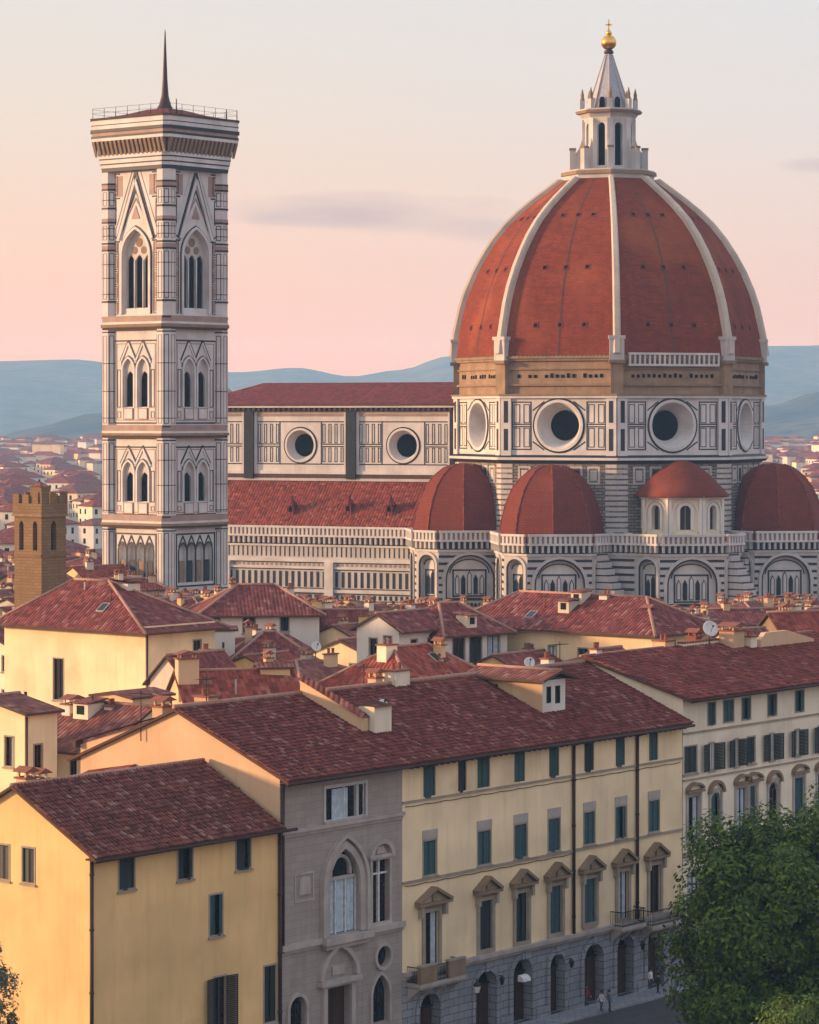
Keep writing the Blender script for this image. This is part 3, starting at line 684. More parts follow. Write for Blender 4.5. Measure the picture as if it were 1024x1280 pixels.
mb = MB(); mb.M = Tr(pa.x, pa.y) @ Rz(ang); parapet(mb, Lk, 20.0); part('balustrade', mb, cath)
# rampant arch at the corner of aisle and tribune
mb = MB(); mb.M = NM @ Tr(-23.5, -20.5) @ Rz(0)
for k_, (x_, mt) in enumerate(((-8.5, 'brown_trim'), (-4.2, 'marble'))):
    pts = [(0, 18.3)]+[(-q*0.62, 18.3-q*0.9-0.02*q*q) for q in range(1, 15)]
    for (a0, z0), (a1, z1) in zip(pts, pts[1:]): mb.strip(a0+x_+8, z0, a1+x_+8, z1, 1.1, -2.6, 0.1, mt)
part('rampant_arch', mb, cath)

# ---------------------------------------------------------------- bell tower
tower = thing('bell_tower', 'tall square marble bell tower with banded corner buttresses and a thin spire', 'bell tower', (-39.7, 480.7, 0), PH)
def csq(h, c): return [(-h+c, -h), (h-c, -h), (h, -h+c), (h, h-c), (h-c, h), (-h+c, h), (-h, h-c), (-h, -h+c)]
HW = 6.75                                            # half width of the wall faces
LV = [GZ-1, 25.2, 39.6, 57.1, 83.0]
def bands(m, zs, h, c, th_, mat):
    for z in zs: m.slab(csq(h, c), z, z+th_, mat)
wins = []
mb = MB()
for kf in range(4):
    MF = Rz(90*kf) @ Tr(0, -HW)
    mb.M = MF
    # lowest visible stage: blind niches
    ops = [O(a-0.85, a+0.85, 15.9, 22.2, 'pointed', depth=0.7) for a in (-3.0, -1.0, 1.0, 3.0)]
    wall(mb, -5.4, 5.4, GZ-1, 25.2, ops, 0.7, 'marble_pale')
    for i, o in enumerate(ops):
        pane(mb, o, 0.7, 'marble' if i % 2 else 'marble_pale'); arch_band(mb, o, 0.22, -0.08, 0.02, 'marble_green', True)
        xm = (o['x0']+o['x1'])/2
        mb.box(xm-0.5, xm+0.5, 0.2, 0.72, 15.9, 19.4, 'marble_green' if i in (1, 3) else 'brown_trim')
        mb.strip(o['x0']-0.1, 21.6, xm, 23.4, 0.22, -0.1, 0.02, 'marble_green'); mb.strip(o['x1']+0.1, 21.6, xm, 23.4, 0.22, -0.1, 0.02, 'marble_green')
    mb.frame(-4.6, 4.6, 15.2, 23.8, 0.26, -0.07, 0.02, 'marble_green')
    for z in (5.0, 9.0, 14.0): mb.box(-5.4, 5.4, -0.06, 0.02, z, z+0.3, 'marble_green')
    # two stages of twin windows
    for z0, z1 in ((25.2, 39.6), (39.6, 57.1)):
        H_ = z1-z0; zb = z0+0.25*H_; zt = z0+0.70*H_
        ops = [O(a-1.18, a+1.18, zb, zt, 'pointed', depth=0.8) for a in (-1.62, 1.62)]
        wall(mb, -5.4, 5.4, z0, z1, ops, 0.8, 'marble_pale')
        mb.frame(-4.9, 4.9, z0+0.10*H_, z0+0.87*H_, 0.24, -0.07, 0.02, 'marble_green'); mb.frame(-4.35, 4.35, z0+0.13*H_, z0+0.84*H_, 0.14, -0.06, 0.02, 'marble_pink')
        for sx in (-1, 1):
            mb.frame(sx*3.75-0.42, sx*3.75+0.42, zb, z0+0.60*H_, 0.14, -0.07, 0.02, 'marble_green')
            mb.frame(sx*3.75-0.42, sx*3.75+0.42, z0+0.15*H_, zb-0.6, 0.14, -0.07, 0.02, 'marble_pink')
        for o in ops:
            arch_band(mb, o, 0.34, -0.22, 0.02, 'marble_pale'); xm = (o['x0']+o['x1'])/2
            arch_band(mb, O(o['x0']-0.34, o['x1']+0.34, zt-1.4, zt+0.4, 'pointed', rise=1.8), 0.12, -0.1, 0.02, 'marble_green', False)
            for sx in (-1, 1):
                mb.strip(xm+sx*1.75, zt-0.7, xm, zt+0.125*H_+0.3, 0.30, -0.16, 0.02, 'marble_pale'); mb.strip(xm+sx*1.85, zt-0.35, xm, zt+0.125*H_+0.75, 0.26, -0.1, 0.02, 'marble_green')
            mb.box(xm-1.05, xm+1.05, -0.15, 0.05, zb-1.8, zb-0.1, 'marble_pale'); mb.frame(xm-1.05, xm+1.05, zb-1.9, zb-0.1, 0.12, -0.2, 0.02, 'marble_pink')
            wins.append((MF.copy(), o, 'lancet_window'))
    # belfry stage with one great window
    z0, z1 = 57.1, 83.0
    o = O(-2.95, 2.95, 59.0, 72.6, 'pointed', depth=1.5, rise=4.2)
    wall(mb, -5.4, 5.4, z0, z1, [o], 1.5, 'marble_pale')
    arch_band(mb, o, 0.45, -0.3, 0.02, 'marble_pale'); arch_band(mb, O(-3.4, 3.4, 59.0, 73.1, 'pointed', rise=4.5), 0.16, -0.12, 0.02, 'marble_green')
    for sx in (-1, 1):
        mb.strip(sx*3.75, 71.0, 0, 80.6, 0.5, -0.35, 0.02, 'marble_pale'); mb.strip(sx*4.1, 71.1, sx*0.1, 81.7, 0.4, -0.14, 0.02, 'marble_green'); mb.strip(sx*3.0, 72.4, 0, 78.9, 0.22, -0.1, 0.02, 'marble_green')
        mb.strip(sx*2.2, 74.2, 0, 77.6, 0.2, -0.1, 0.02, 'marble_pink')
        mb.strip(sx*4.55, 72.8, sx*0.9, 82.0, 0.16, -0.1, 0.02, 'marble_pale')
        mb.frame(sx*4.5-0.5, sx*4.5+0.5, 78.2, 81.3, 0.18, -0.07, 0.02, 'marble_green'); mb.frame(sx*4.35-0.5, sx*4.35+0.5, 59.4, 69.0, 0.16, -0.07, 0.02, 'marble_pink')
        mb.frame(sx*4.75-0.35, sx*4.75+0.35, 73.5, 77.4, 0.14, -0.07, 0.02, 'marble_green')
    mb.prism([(-0.9, 74.3), (0.9, 74.3), (0, 76.4)], -0.12, 0.02, 'marble_pink')
    for sx in (-1, 1):
        for k_, z in enumerate((59.0, 61.4, 63.8, 66.2, 68.6)):
            x0, x1 = sorted((sx*3.95, sx*5.15)); mb.box(x0+0.2, x1-0.2, -0.045, 0.02, z+0.3, z+1.9, 'marble_pink'); mb.frame(x0, x1, z, z+2.2, 0.13, -0.07, 0.02, 'marble_green')
        for z in (70.6, 71.3, 77.6, 81.5): x0, x1 = sorted((sx*3.6, sx*5.3)); mb.box(x0, x1, -0.06, 0.02, z, z+0.25, 'marble_green')
        x0, x1 = sorted((sx*3.0, sx*5.2)); mb.box(x0, x1, -0.04, 0.02, 78.0, 81.3, 'marble_pink')
    wins.append((MF.copy(), o, 'belfry_window'))
mb.M = Matrix.Identity(4)
part('wall', mb, tower)
for MF, o, nm in wins:
    mb = MB(); mb.M = MF; big = nm == 'belfry_window'; d = 1.2 if big else 0.75
    x0, x1, zb, zt = o['x0'], o['x1'], o['z0'], o['z1']; n = 3 if big else 1
    zl = zb+(0.70 if big else 0.74)*(zt-zb)
    lz0 = zb+(1.0 if big else 0.1)
    wd = (x1-x0-(0.95 if big else 0.34))/n; gap = (x1-x0-n*wd)/(n+1)
    ls = [O(x0+gap+i*(wd+gap), x0+gap+i*(wd+gap)+wd, lz0, zl, 'pointed', depth=0.35) for i in range(n)]
    # tracery screen: lancets, and an open ring above
    xs, top, bot = curve(dict(o, rise=o.get('rise', (x1-x0)*0.8)), 12)
    wall(mb, x0, x1, zb, zl+0.01, ls, 0.35, 'marble', None, d-0.4)
    mb.prism([(x0, zl)]+[(x, max(zl, t)) for x, t in zip(xs, top)][::1]+[(x1, zl)], d-0.4, d-0.05, 'marble')
    if big:
        for xm, zc_, r_ in ((-1.0, zl+0.75, 0.62), (1.0, zl+0.75, 0.62), (0, zl+2.0, 0.75)): mb.lathe([(r_, 0), (r_, 0.1)], 14, 'dark_interior') if False else mb.prism([(xm+r_*math.cos(i*math.pi/6), zc_+r_*math.sin(i*math.pi/6)) for i in range(12)][::-1], d-0.45, d-0.38, 'brown_trim')
        mb.box(x0, x1, 0.2, 1.3, zb-0.05, zb+0.9, 'marble_pale')
        for i in (1, 2): mb.tube((x0+gap*0.5+i*(wd+gap), d-0.5, zb), (x0+gap*0.5+i*(wd+gap), d-0.5, zl-0.8), 0.13, 0.13, 8, 'marble_pale')
    wo_ = part(nm, mb, tower)
    mb = MB(); mb.M = MF
    for l in ls: pane(mb, l, d-0.06, 'dark_interior')
    part('pane', mb, wo_)
mb0 = MB()
for sx in (-1, 1):
    for sy in (-1, 1):
        mb = MB(); c = (sx*6.1, sy*6.1)
        mb.lathe([(1.62, GZ-1), (1.62, 84.0)], 8, 'marble_pale', 0.5, c)
        for z in (14.6, 24.2, 26.4, 38.6, 40.8, 56.0): mb.lathe([(1.66, z), (1.66, z+0.22)], 8, 'marble_green', 0.5, c)
        for z in (58.3, 60.9, 69.2, 70.3, 73.7, 76.0, 79.0, 79.9, 82.2): mb.lathe([(1.74, z), (1.74, z+0.28)], 8, 'marble_green', 0.5, c)
        for z in (69.5, 73.9, 79.3): mb.lathe([(1.70, z), (1.70, z+0.6)], 8, 'marble_pink', 0.5, c)
        for z in (27.3, 31.5, 35.5, 42.2, 46.5, 51.0, 62.2, 64.8, 67.0, 71.6, 72.8, 77.4): mb.lathe([(1.65, z), (1.65, z+0.13)], 8, 'marble_green', 0.5, c)
        for k in range(8):
            mb.M = Tr(*c) @ Rz(45*k) @ Tr(0, -1.62*math.cos(R(22.5)))
            for a, b in ((15.2, 24.0), (27.0, 38.3), (41.4, 55.6), (61.4, 68.9), (71.0, 73.4), (76.5, 78.8)):
                mb.frame(-0.40, 0.40, a, b, 0.11, -0.05, 0.02, 'marble_green' if k % 2 else 'marble_pink')
        part('corner_buttress', mb, tower)
for z, hh in ((25.0, 0.45), (39.4, 0.45), (56.8, 0.55)):
    mb = MB(); mb.slab(csq(7.75, 1.15), z-0.3, z+0.05, 'soffit'); mb.slab(csq(7.95, 1.2), z+0.05, z+hh, 'brown_trim'); mb.slab(csq(7.8, 1.15), z+hh, z+hh+0.35, 'marble_pale')
    mb.slab(csq(7.72, 1.1), z+hh+0.35, z+hh+1.3, 'marble_pink'); part('string_course', mb, tower)
mb = MB(); mb.slab(csq(7.7, 1.1), 14.0, 14.4, 'marble_green'); mb.slab(csq(7.78, 1.15), 12.8, 14.0, 'marble_pale'); part('string_course', mb, tower)
mb = MB()
for z0, z1, h, mt in ((82.0, 82.6, 7.75, 'marble_green'), (82.6, 83.1, 7.85, 'marble_pale'), (83.1, 83.3, 7.9, 'marble_green'), (83.3, 83.9, 8.0, 'marble_pale'), (83.9, 84.1, 8.05, 'marble_green'), (84.1, 84.7, 8.1, 'marble_pale')): mb.slab(csq(h, 1.1), z0, z1, mt)
part('string_course', mb, tower)
mb = MB()
mb.slab(csq(8.15, 1.0), 84.7, 87.2, 'soffit')
for kf in range(4):
    mb.M = Rz(90*kf)
    for i in range(17):
        a = -7.6+i*0.95
        mb.add([(a-0.25, -8.1, 84.5), (a+0.25, -8.1, 84.5), (a+0.25, -8.82, 86.6), (a-0.25, -8.82, 86.6), (a-0.25, -8.82, 87.1), (a+0.25, -8.82, 87.1), (a-0.25, -8.1, 87.1), (a+0.25, -8.1, 87.1)], [(0, 1, 2, 3), (3, 2, 5, 4), (0, 3, 4, 6), (1, 7, 5, 2)], 'brown_trim')
mb.M = Matrix.Identity(4)
mb.slab(csq(8.85, 0.9), 86.9, 87.4, 'marble_pale'); mb.slab(csq(8.9, 0.9), 87.4, 87.75, 'marble_green'); mb.slab(csq(8.8, 0.9), 87.75, 88.3, 'marble_pink'); mb.slab(csq(9.0, 0.95), 88.3, 88.8, 'marble_green'); mb.slab(csq(8.85, 0.9), 88.8, 89.4, 'marble_pale'); mb.slab(csq(8.88, 0.9), 89.4, 89.55, 'marble_green'); mb.slab(csq(8.85, 0.9), 89.55, 90.3, 'marble_pale'); mb.slab(csq(9.0, 0.95), 90.3, 90.65, 'soffit')
part('cornice', mb, tower)
mb = MB(); mb.loft([[(p[0], p[1], z) for p in csq(h, h*0.15)] for h, z in ((8.6, 90.6), (5.0, 91.4), (2.2, 92.3))], 'church_tile_dark', False, True, True); part('roof', mb, tower)
mb = MB(); mb.lathe([(2.3, 91.4), (1.5, 92.2), (0.95, 93.2), (0.6, 94.6), (0.42, 97.0), (0.26, 101.0), (0.1, 104.8), (0.03, 105.4)], 10, 'copper_pipe', 0, (0, 0), True); part('spire', mb, tower)
mb = MB()
pts = csq(8.7, 0.9)
for i in range(8):
    a = Vector((*pts[i], 0)); b = Vector((*pts[(i+1) % 8], 0)); n = max(1, int((b-a).length/2.6))
    for j in range(n):
        p = a.lerp(b, j/n); mb.tube((p.x, p.y, 90.6), (p.x, p.y, 92.3), 0.05, 0.04, 5, 'iron')
    for z in (91.5, 92.25): mb.tube((a.x, a.y, z), (b.x, b.y, z), 0.025, 0.025, 4, 'iron', False)
mb.tube((-6.5, -8.7, 90.6), (-6.5, -8.7, 93.0), 0.12, 0.08, 6, 'iron'); mb.tube((8.2, -6.0, 90.6), (8.2, -6.0, 92.6), 0.12, 0.08, 6, 'iron')
part('railing', mb, tower)

# ---------------------------------------------------------------- houses: roofs, walls, windows
def roof_slabs(mb, L, W, ze, rise, h0=0, h1=0, oh=0.8, og=0.35, mat='roof_tile', yr=None, th=0.2, ridge=True):
    """ridge along x; h0/h1 > 0 hips that end, 0 leaves a gable"""
    yr = W/2 if yr is None else yr
    zf = ze-oh*rise/yr; zb = ze-oh*rise/(W-yr); zr = ze+rise
    xa = -(oh if h0 else og); xb = L+(oh if h1 else og)
    P = [(xa, -oh, zf), (xb, -oh, zf), (xb, W+oh, zb), (xa, W+oh, zb)]
    ra = (h0 if h0 else xa, yr, zr); rb = (L-h1 if h1 else xb, yr, zr)
    top = [(0, 1, 5, 4), (2, 3, 4, 5)]
    if h0: top.append((3, 0, 4))
    if h1: top.append((1, 2, 5))
    vs = P+[ra, rb]; up = [(x, y, z+th) for x, y, z in vs]
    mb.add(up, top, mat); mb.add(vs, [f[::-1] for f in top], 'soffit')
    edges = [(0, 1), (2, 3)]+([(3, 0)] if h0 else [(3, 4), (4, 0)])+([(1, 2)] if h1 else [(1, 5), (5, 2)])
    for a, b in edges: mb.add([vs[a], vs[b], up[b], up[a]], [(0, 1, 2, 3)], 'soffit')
    if ridge:
        r_ = 0.17
        mb.tube((ra[0], yr, zr+th), (rb[0], yr, zr+th), r_, r_, 6, 'ridge_tile')
        for c, e in (((0, 3), ra),) if h0 else (): 
            for q in c: mb.tube((P[q][0], P[q][1], P[q][2]+th), (e[0], e[1], e[2]+th), r_, r_, 6, 'ridge_tile')
        for c, e in (((1, 2), rb),) if h1 else ():
            for q in c: mb.tube((P[q][0], P[q][1], P[q][2]+th), (e[0], e[1], e[2]+th), r_, r_, 6, 'ridge_tile')
def barrel_tiles(mb, x0, x1, y0, z0, y1, z1, w_=0.32, l_=0.44, mat='barrel_tile', skip=None):
    """real barrel tiles laid in rows over a slope that climbs from (y0,z0) to (y1,z1)"""
    S = Vector((0, y1-y0, z1-z0)); Ls = S.length; S.normalize(); Nn = Vector((0, -S.z, S.y))
    nc = int((x1-x0)/w_); nr = int(Ls/l_); w_ = (x1-x0)/nc; l_ = Ls/nr
    for i in range(nc):
        for j in range(nr):
            cx = x0+(i+0.5)*w_+random.gauss(0, 0.012); b = Vector((cx, y0, z0))+S*(j*l_); 
            if skip and skip(cx, b.y): continue
            e0 = random.gauss(0, 0.012); tw = random.gauss(0, 0.03); vs = []
            for q, (dl, r_, lift) in enumerate(((-0.06, w_*0.44, 0.05), (l_+0.05, w_*0.36, 0.0))):
                for k in range(5):
                    a = math.pi*k/4; p = b+S*dl+Nn*(lift+e0+r_*0.75*math.sin(a))+Vector((-r_*math.cos(a)+tw*q, 0, 0)); vs.append(tuple(p))
            mb.add(vs, [(k, k+1, k+6, k+5) for k in range(4)]+[(4, 3, 2, 1, 0)], mat)
def face_matrix(f, L, W):
    return {'f': Matrix.Identity(4), 'l': Tr(0, W) @ Rz(-90), 'r': Tr(L, 0) @ Rz(90), 'b': Tr(L, W) @ Rz(180)}[f]
def window(parent, M, o, style='glass', trim='stone_trim', sill=True, label=None, name='window', d=0.2):
    x0, x1, z0, z1 = o['x0'], o['x1'], o['z0'], o['z1']; wd = x1-x0
    mb = MB(); mb.M = M; t = 0.12
    if o.get('arch'): arch_band(mb, o, 0.16, -0.05, 0.02, trim)
    elif 'bare' not in style: mb.frame(x0-t, x1+t, z0-0.02, z1+t, t, -0.035, 0.06, trim)
    if sill: mb.box(x0-0.2, x1+0.2, -0.14, 0.1, z0-0.14, z0-0.0, trim)
    fr = 0.07
    if 'glass' in style or 'open' in style or 'curtain' in style:
        mb.frame(x0, x1, z0, z1 if not o.get('arch') else z1-wd*0.45, fr, d-0.09, d-0.03, 'white_paint' if 'white' in style else 'soffit'); mb.box((x0+x1)/2-0.04, (x0+x1)/2+0.04, d-0.1, d-0.04, z0, z1-fr if not o.get('arch') else z1-wd*0.5, 'white_paint' if 'white' in style else 'soffit')
    wn = part(name, mb, parent, label)
    mb = MB(); mb.M = M; pane(mb, o, d, 'curtain' if 'curtain' in style else 'window_glass'); part('pane', mb, wn)
    if style.startswith('glass') and 'white' not in style and 'bare' not in style and random.random() < 0.55:
        mb = MB(); mb.M = M; q = random.choice((0.3, 0.45, 0.9)); a = x0+fr if random.random() < 0.5 else x1-fr-(wd-2*fr)*q
        zt_ = z1-0.1 if not o.get('arch') else z1-wd*0.5
        n = 5; w_ = (wd-2*fr)*q/n
        for k in range(n): mb.add([(a+k*w_, d-0.012, z0+0.05), (a+(k+.5)*w_, d-0.03, z0+0.05), (a+(k+1)*w_, d-0.012, z0+0.05), (a+k*w_, d-0.012, zt_), (a+(k+.5)*w_, d-0.03, zt_), (a+(k+1)*w_, d-0.012, zt_)], [(0, 1, 4, 3), (1, 2, 5, 4)], 'curtain')
        part('curtain', mb, wn)
    if 'shut' in style:
        for sx in (0, 1):
            mb = MB(); a = x0+0.02+sx*(wd/2); b = a+wd/2-0.04; mt = 'shutter_dark' if 'dark' in style else 'shutter_teal'
            h = x0+0.02 if sx == 0 else x1-0.02
            ang = random.choice((0, 0, 0, 0, 9, 18, 34))*(1 if sx == 0 else -1)
            mb.M = M @ Tr(h, d-0.12) @ Rz(-ang) @ Tr(-h, -(d-0.12))
            mb.frame(a, b, z0+0.02, z1-0.02, 0.07, d-0.14, d-0.09, mt)
            n = max(4, int((z1-z0)/0.13)); 
            for k in range(n):
                zc = z0+0.1+(z1-z0-0.2)*k/n; mb.add([(a+0.06, d-0.12, zc), (b-0.06, d-0.12, zc), (b-0.06, d-0.09, zc+0.11), (a+0.06, d-0.09, zc+0.11)], [(0, 1, 2, 3)], mt)
            part('shutter', mb, wn)
    if 'open' in style:
        lw = o.get('leaf', wd/2)
        for sx in (-1, 1):
            mb = MB(); h = x0-0.03 if sx < 0 else x1+0.03; mt = 'shutter_dark' if 'dark' in style else 'shutter_teal'
            ang = random.uniform(4, 16)*sx
            mb.M = M @ Tr(h, -0.05) @ Rz(-ang if sx < 0 else -ang) @ Tr(-h, 0.05)
            a, b = sorted((h, h+sx*lw))
            mb.frame(a, b, z0, z1, 0.07, -0.10, -0.05, mt); n = max(4, int((z1-z0)/0.13))
            for k in range(n):
                zc = z0+0.08+(z1-z0-0.16)*k/n; mb.add([(a+0.06, -0.06, zc), (b-0.06, -0.06, zc), (b-0.06, -0.09, zc+0.11), (a+0.06, -0.09, zc+0.11)], [(0, 1, 2, 3)], mt)
            part('shutter', mb, wn)
    return wn
def chimney(parent, x, y, zb, h, wx=0.7, wy=0.9, mat='peach_plaster', top='tile'):
    mb = MB(); mb.M = Tr(x, y)
    mb.box(-wx/2, wx/2, -wy/2, wy/2, zb-1.2, zb+h, mat); mb.box(-wx/2-0.12, wx/2+0.12, -wy/2-0.12, wy/2+0.12, zb+h, zb+h+0.12, 'terracotta')
    if top == 'tile':
        for sx in (-1, 1):
            for sy in (-1, 1): mb.box(sx*wx*0.36-0.07, sx*wx*0.36+0.07, sy*wy*0.36-0.07, sy*wy*0.36+0.07, zb+h+0.12, zb+h+0.45, mat)
        mb.add([(-wx/2-0.2, -wy/2-0.2, zb+h+0.45), (wx/2+0.2, -wy/2-0.2, zb+h+0.45), (wx/2+0.2, wy/2+0.2, zb+h+0.45), (-wx/2-0.2, wy/2+0.2, zb+h+0.45), (0, -wy/2-0.2, zb+h+0.8), (0, wy/2+0.2, zb+h+0.8)],
               [(0, 4, 5, 3), (1, 2, 5, 4), (0, 1, 4), (2, 3, 5), (3, 2, 1, 0)], 'terracotta')
    else:
        for k in (-0.22, 0.22): mb.lathe([(0.13, zb+h+0.1), (0.15, zb+h+0.6), (0.18, zb+h+0.62)], 8, 'terracotta', 0, (k*wx, 0))
    return part('chimney', mb, parent)
def house(name, label, cat, loc, rz, L, W, ze, rise, axis='x', h0=0, h1=0, wallm='yellow_plaster', roofm='roof_tile', wins=(), chims=(), group=None, oh=0.7, pipe=None, z0=None, yr=None, trim='stone_trim', ridge=True, clutter=None):
    clutter = (int(L*W/45) if L*W > 60 else 0) if clutter is None else clutter
    t = thing(name, label, cat, (loc[0], loc[1], 0), rz, group)
    zb = GZ-0.5 if z0 is None else z0
    ops = {k: [] for k in 'flrb'}
    for wn in wins:
        f, c, a, b, wd, st = wn[:6]
        if f == 'l': c = W-c
        if f == 'b': c = L-c
        ops[f].append((dict(x0=c-wd/2, x1=c+wd/2, z0=a, z1=b, arch=('round' if 'arched' in st else None)), st))
    mb = MB()
    for f in 'flrb':
        mb.M = face_matrix(f, L, W); wall(mb, 0, L if f in 'fb' else W, zb, ze, [o for o, _ in ops[f]], 0.22, wallm)
    mb.M = Matrix.Identity(4)
    ym = (W/2 if yr is None else yr); sl = rise/ym
    if axis == 'x':
        if not h0: mb.poly([(0, W, ze), (0, 0, ze), (0, ym, ze+rise)], wallm)
        if not h1: mb.poly([(L, 0, ze), (L, W, ze), (L, ym, ze+rise)], wallm)
    else:
        if not h0: mb.poly([(0, 0, ze), (L, 0, ze), (L/2, 0, ze+rise)], wallm)
        if not h1: mb.poly([(L, W, ze), (0, W, ze), (L/2, W, ze+rise)], wallm)
    part('wall', mb, t)
    mb = MB()
    if axis == 'x': roof_slabs(mb, L, W, ze, rise, h0, h1, oh, 0.35, roofm, yr, ridge=ridge)
    else:
        mb.M = Tr(L, 0) @ Rz(90); roof_slabs(mb, W, L, ze, rise, h0, h1, oh, 0.35, roofm, ridge=ridge)
    part('roof', mb, t)
    for f in 'flrb':
        for o, st in ops[f]: window(t, face_matrix(f, L, W), o, st, trim)
    for c in chims: chimney(t, *c)
    rg = random.Random(int(loc[0]*7+loc[1]*3))
    for k in range(clutter):
        a_, b_ = (L, W) if axis == 'x' else (W, L)
        u_ = rg.uniform(0.32, 0.68)*a_; q = rg.uniform(0.22, 0.8); v_ = b_/2*q; z_ = ze+rise*q+0.2; sl_ = math.degrees(math.atan2(rise, b_/2))
        side = rg.random() < 0.75
        M_ = (Matrix.Identity(4) if axis == 'x' else Tr(L, 0) @ Rz(90)) @ (Tr(u_, v_, z_) if (side == (axis == 'x')) else Tr(u_, b_-v_, z_) @ Rz(180))
        mb = MB(); kind = rg.choice(('skylight', 'vent_pipe', 'roof_hatch', 'vent_pipe', 'vent_pipe', 'roof_hatch'))
        if kind == 'skylight':
            mb.M = M_ @ Matrix.Rotation(R(sl_), 4, 'X'); mb.frame(-0.5, 0.5, -0.65, 0.65, 0.1, -0.1, 0.1, 'grey_trim') if False else mb.box(-0.5, 0.5, -0.65, 0.65, -0.05, 0.12, 'grey_trim'); mb.box(-0.4, 0.4, -0.55, 0.55, 0.1, 0.14, 'window_glass')
        elif kind == 'vent_pipe': mb.M = M_; h_ = rg.uniform(0.6, 1.4); mb.tube((0, 0, -0.3), (0, 0, h_), 0.1, 0.1, 8, 'terracotta' if rg.random() < 0.5 else 'grey_trim'); mb.lathe([(0.2, h_), (0.02, h_+0.2)], 8, 'soffit')
        else:
            mb.M = M_; wd_ = rg.uniform(0.6, 1.0); mb.box(-wd_, wd_, -0.6, 1.2, -0.6, 0.9, rg.choice(('peach_plaster', 'pale_plaster', 'cream_plaster'))); mb.box(-wd_*0.5, wd_*0.5, -0.63, -0.5, 0.05, 0.75, 'window_glass')
            mb.add([(-wd_-0.2, -0.85, 0.9), (wd_+0.2, -0.85, 0.9), (wd_+0.2, 1.5, 1.15), (-wd_-0.2, 1.5, 1.15), (-wd_-0.2, -0.85, 1.02), (wd_+0.2, -0.85, 1.02), (wd_+0.2, 1.5, 1.27), (-wd_-0.2, 1.5, 1.27)], [(3, 2, 1, 0), (4, 5, 6, 7), (0, 1, 5, 4), (1, 2, 6, 5), (3, 0, 4, 7)], 'roof_tile_aged')
        part(kind, mb, t)
    if pipe:
        for px_, f in pipe:
            mb = MB(); mb.M = face_matrix(f, L, W); mb.tube((px_, -0.12, zb), (px_, -0.12, ze-0.2), 0.08, 0.08, 6, 'copper_pipe'); part('downpipe', mb, t)
    return t

# ---------------------------------------------------------------- the street front: ochre house, grey palace, yellow palace, cream palace
ROWG = 'buildings along the street front'
def row(t): p = Acorner+U*t; return (p.x, p.y)
RZ_ = 18.0; RISE = 3.9; RW = 9.6
# -- ochre corner house
LH = 18.1; t = thing('ochre_house', 'ochre plastered house with few shuttered windows at the lower left corner', 'house', (*row(-LH), 0), PH, ROWG)
WH, ZH, RH = 13.6, 14.9, 3.6
wf = [(O(2.58, 3.95, 12.15, 14.45), 'shut dark'), (O(8.05, 9.4, 12.15, 14.45), 'shut dark'), (O(13.7, 15.1, 12.15, 14.4), 'shut dark'), (O(11.1, 12.3, 8.05, 10.8), 'shut'), (O(11.55, 12.65, 1.9, 5.3, leaf=1.0), 'open dark'), (O(16.5, 17.7, 1.4, 5.3), 'shut dark')]
wl = [(O(WH-6.17, WH-5.1, 12.4, 14.7), 'shut dark'), (O(WH-8.6, WH-7.45, 12.4, 14.7), 'shut dark'), (O(WH-6.2, WH-5.1, 6.0, 8.6), 'shut dark'), (O(WH-11.3, WH-10.2, 12.4, 14.7), 'shut dark')]
mb = MB(); wall(mb, 0, LH, GZ-0.5, ZH, [o for o, _ in wf], 0.22, 'ochre_plaster')
mb.M = face_matrix('l', LH, WH); wall(mb, 0, WH, GZ-0.5, ZH, [o for o, _ in wl[:2]+wl[3:]], 0.22, 'ochre_plaster'); mb.poly([(0, 0, ZH), (WH, 0, ZH), (WH/2, 0, ZH+RH)], 'ochre_plaster')
mb.M = face_matrix('b', LH, WH); wall(mb, 0, LH, GZ-0.5, ZH, [], 0, 'ochre_plaster')
part('wall', mb, t)
mb = MB(); roof_slabs(mb, LH-0.75, WH, ZH, RH, 0, 0, 0.85, 0.45, 'roof_tile'); sl = RH/(WH/2)
barrel_tiles(mb, -0.45, LH-0.4, -0.85, ZH-0.85*sl+0.22, WH/2, ZH+RH+0.22, mat='barrel_tile_brown')
mb.tube((-0.45, -0.9, ZH-0.85*sl+0.02), (LH+0.75, -0.9, ZH-0.85*sl+0.02), 0.11, 0.11, 8, 'copper_pipe')
mb.box(-0.45, LH-0.1, -0.75, 0.0, ZH-0.42, ZH-0.3, 'soffit')
for i in range(26): mb.box(i*0.7, i*0.7+0.14, -0.78, 0.0, ZH-0.58, ZH-0.42, 'soffit')
part('roof', mb, t)
for o, st in wf: window(t, Matrix.Identity(4), o, st, 'stone_trim')
for o, st in wl[:2]+wl[3:]: window(t, face_matrix('l', LH, WH), o, st, 'stone_trim')
for x, y in ((0.0, -0.12), (LH-0.12, -0.14)):
    mb = MB(); mb.tube((x, y, GZ), (x, y, ZH-0.5), 0.13, 0.13, 8, 'copper_pipe'); 
    for z in (2, 6, 10, 13.5): mb.tube((x, y, z), (x, y, z+0.12), 0.17, 0.17, 8, 'copper_pipe')
    part('downpipe', mb, t)
for x, y, h, mt in ((1.7, 7.6, 0.9, 'peach_plaster'), (3.4, 8.2, 0.6, 'cream_plaster')): chimney(t, x, y, ZH+RH-0.5, h, 1.0, 0.9, mt)

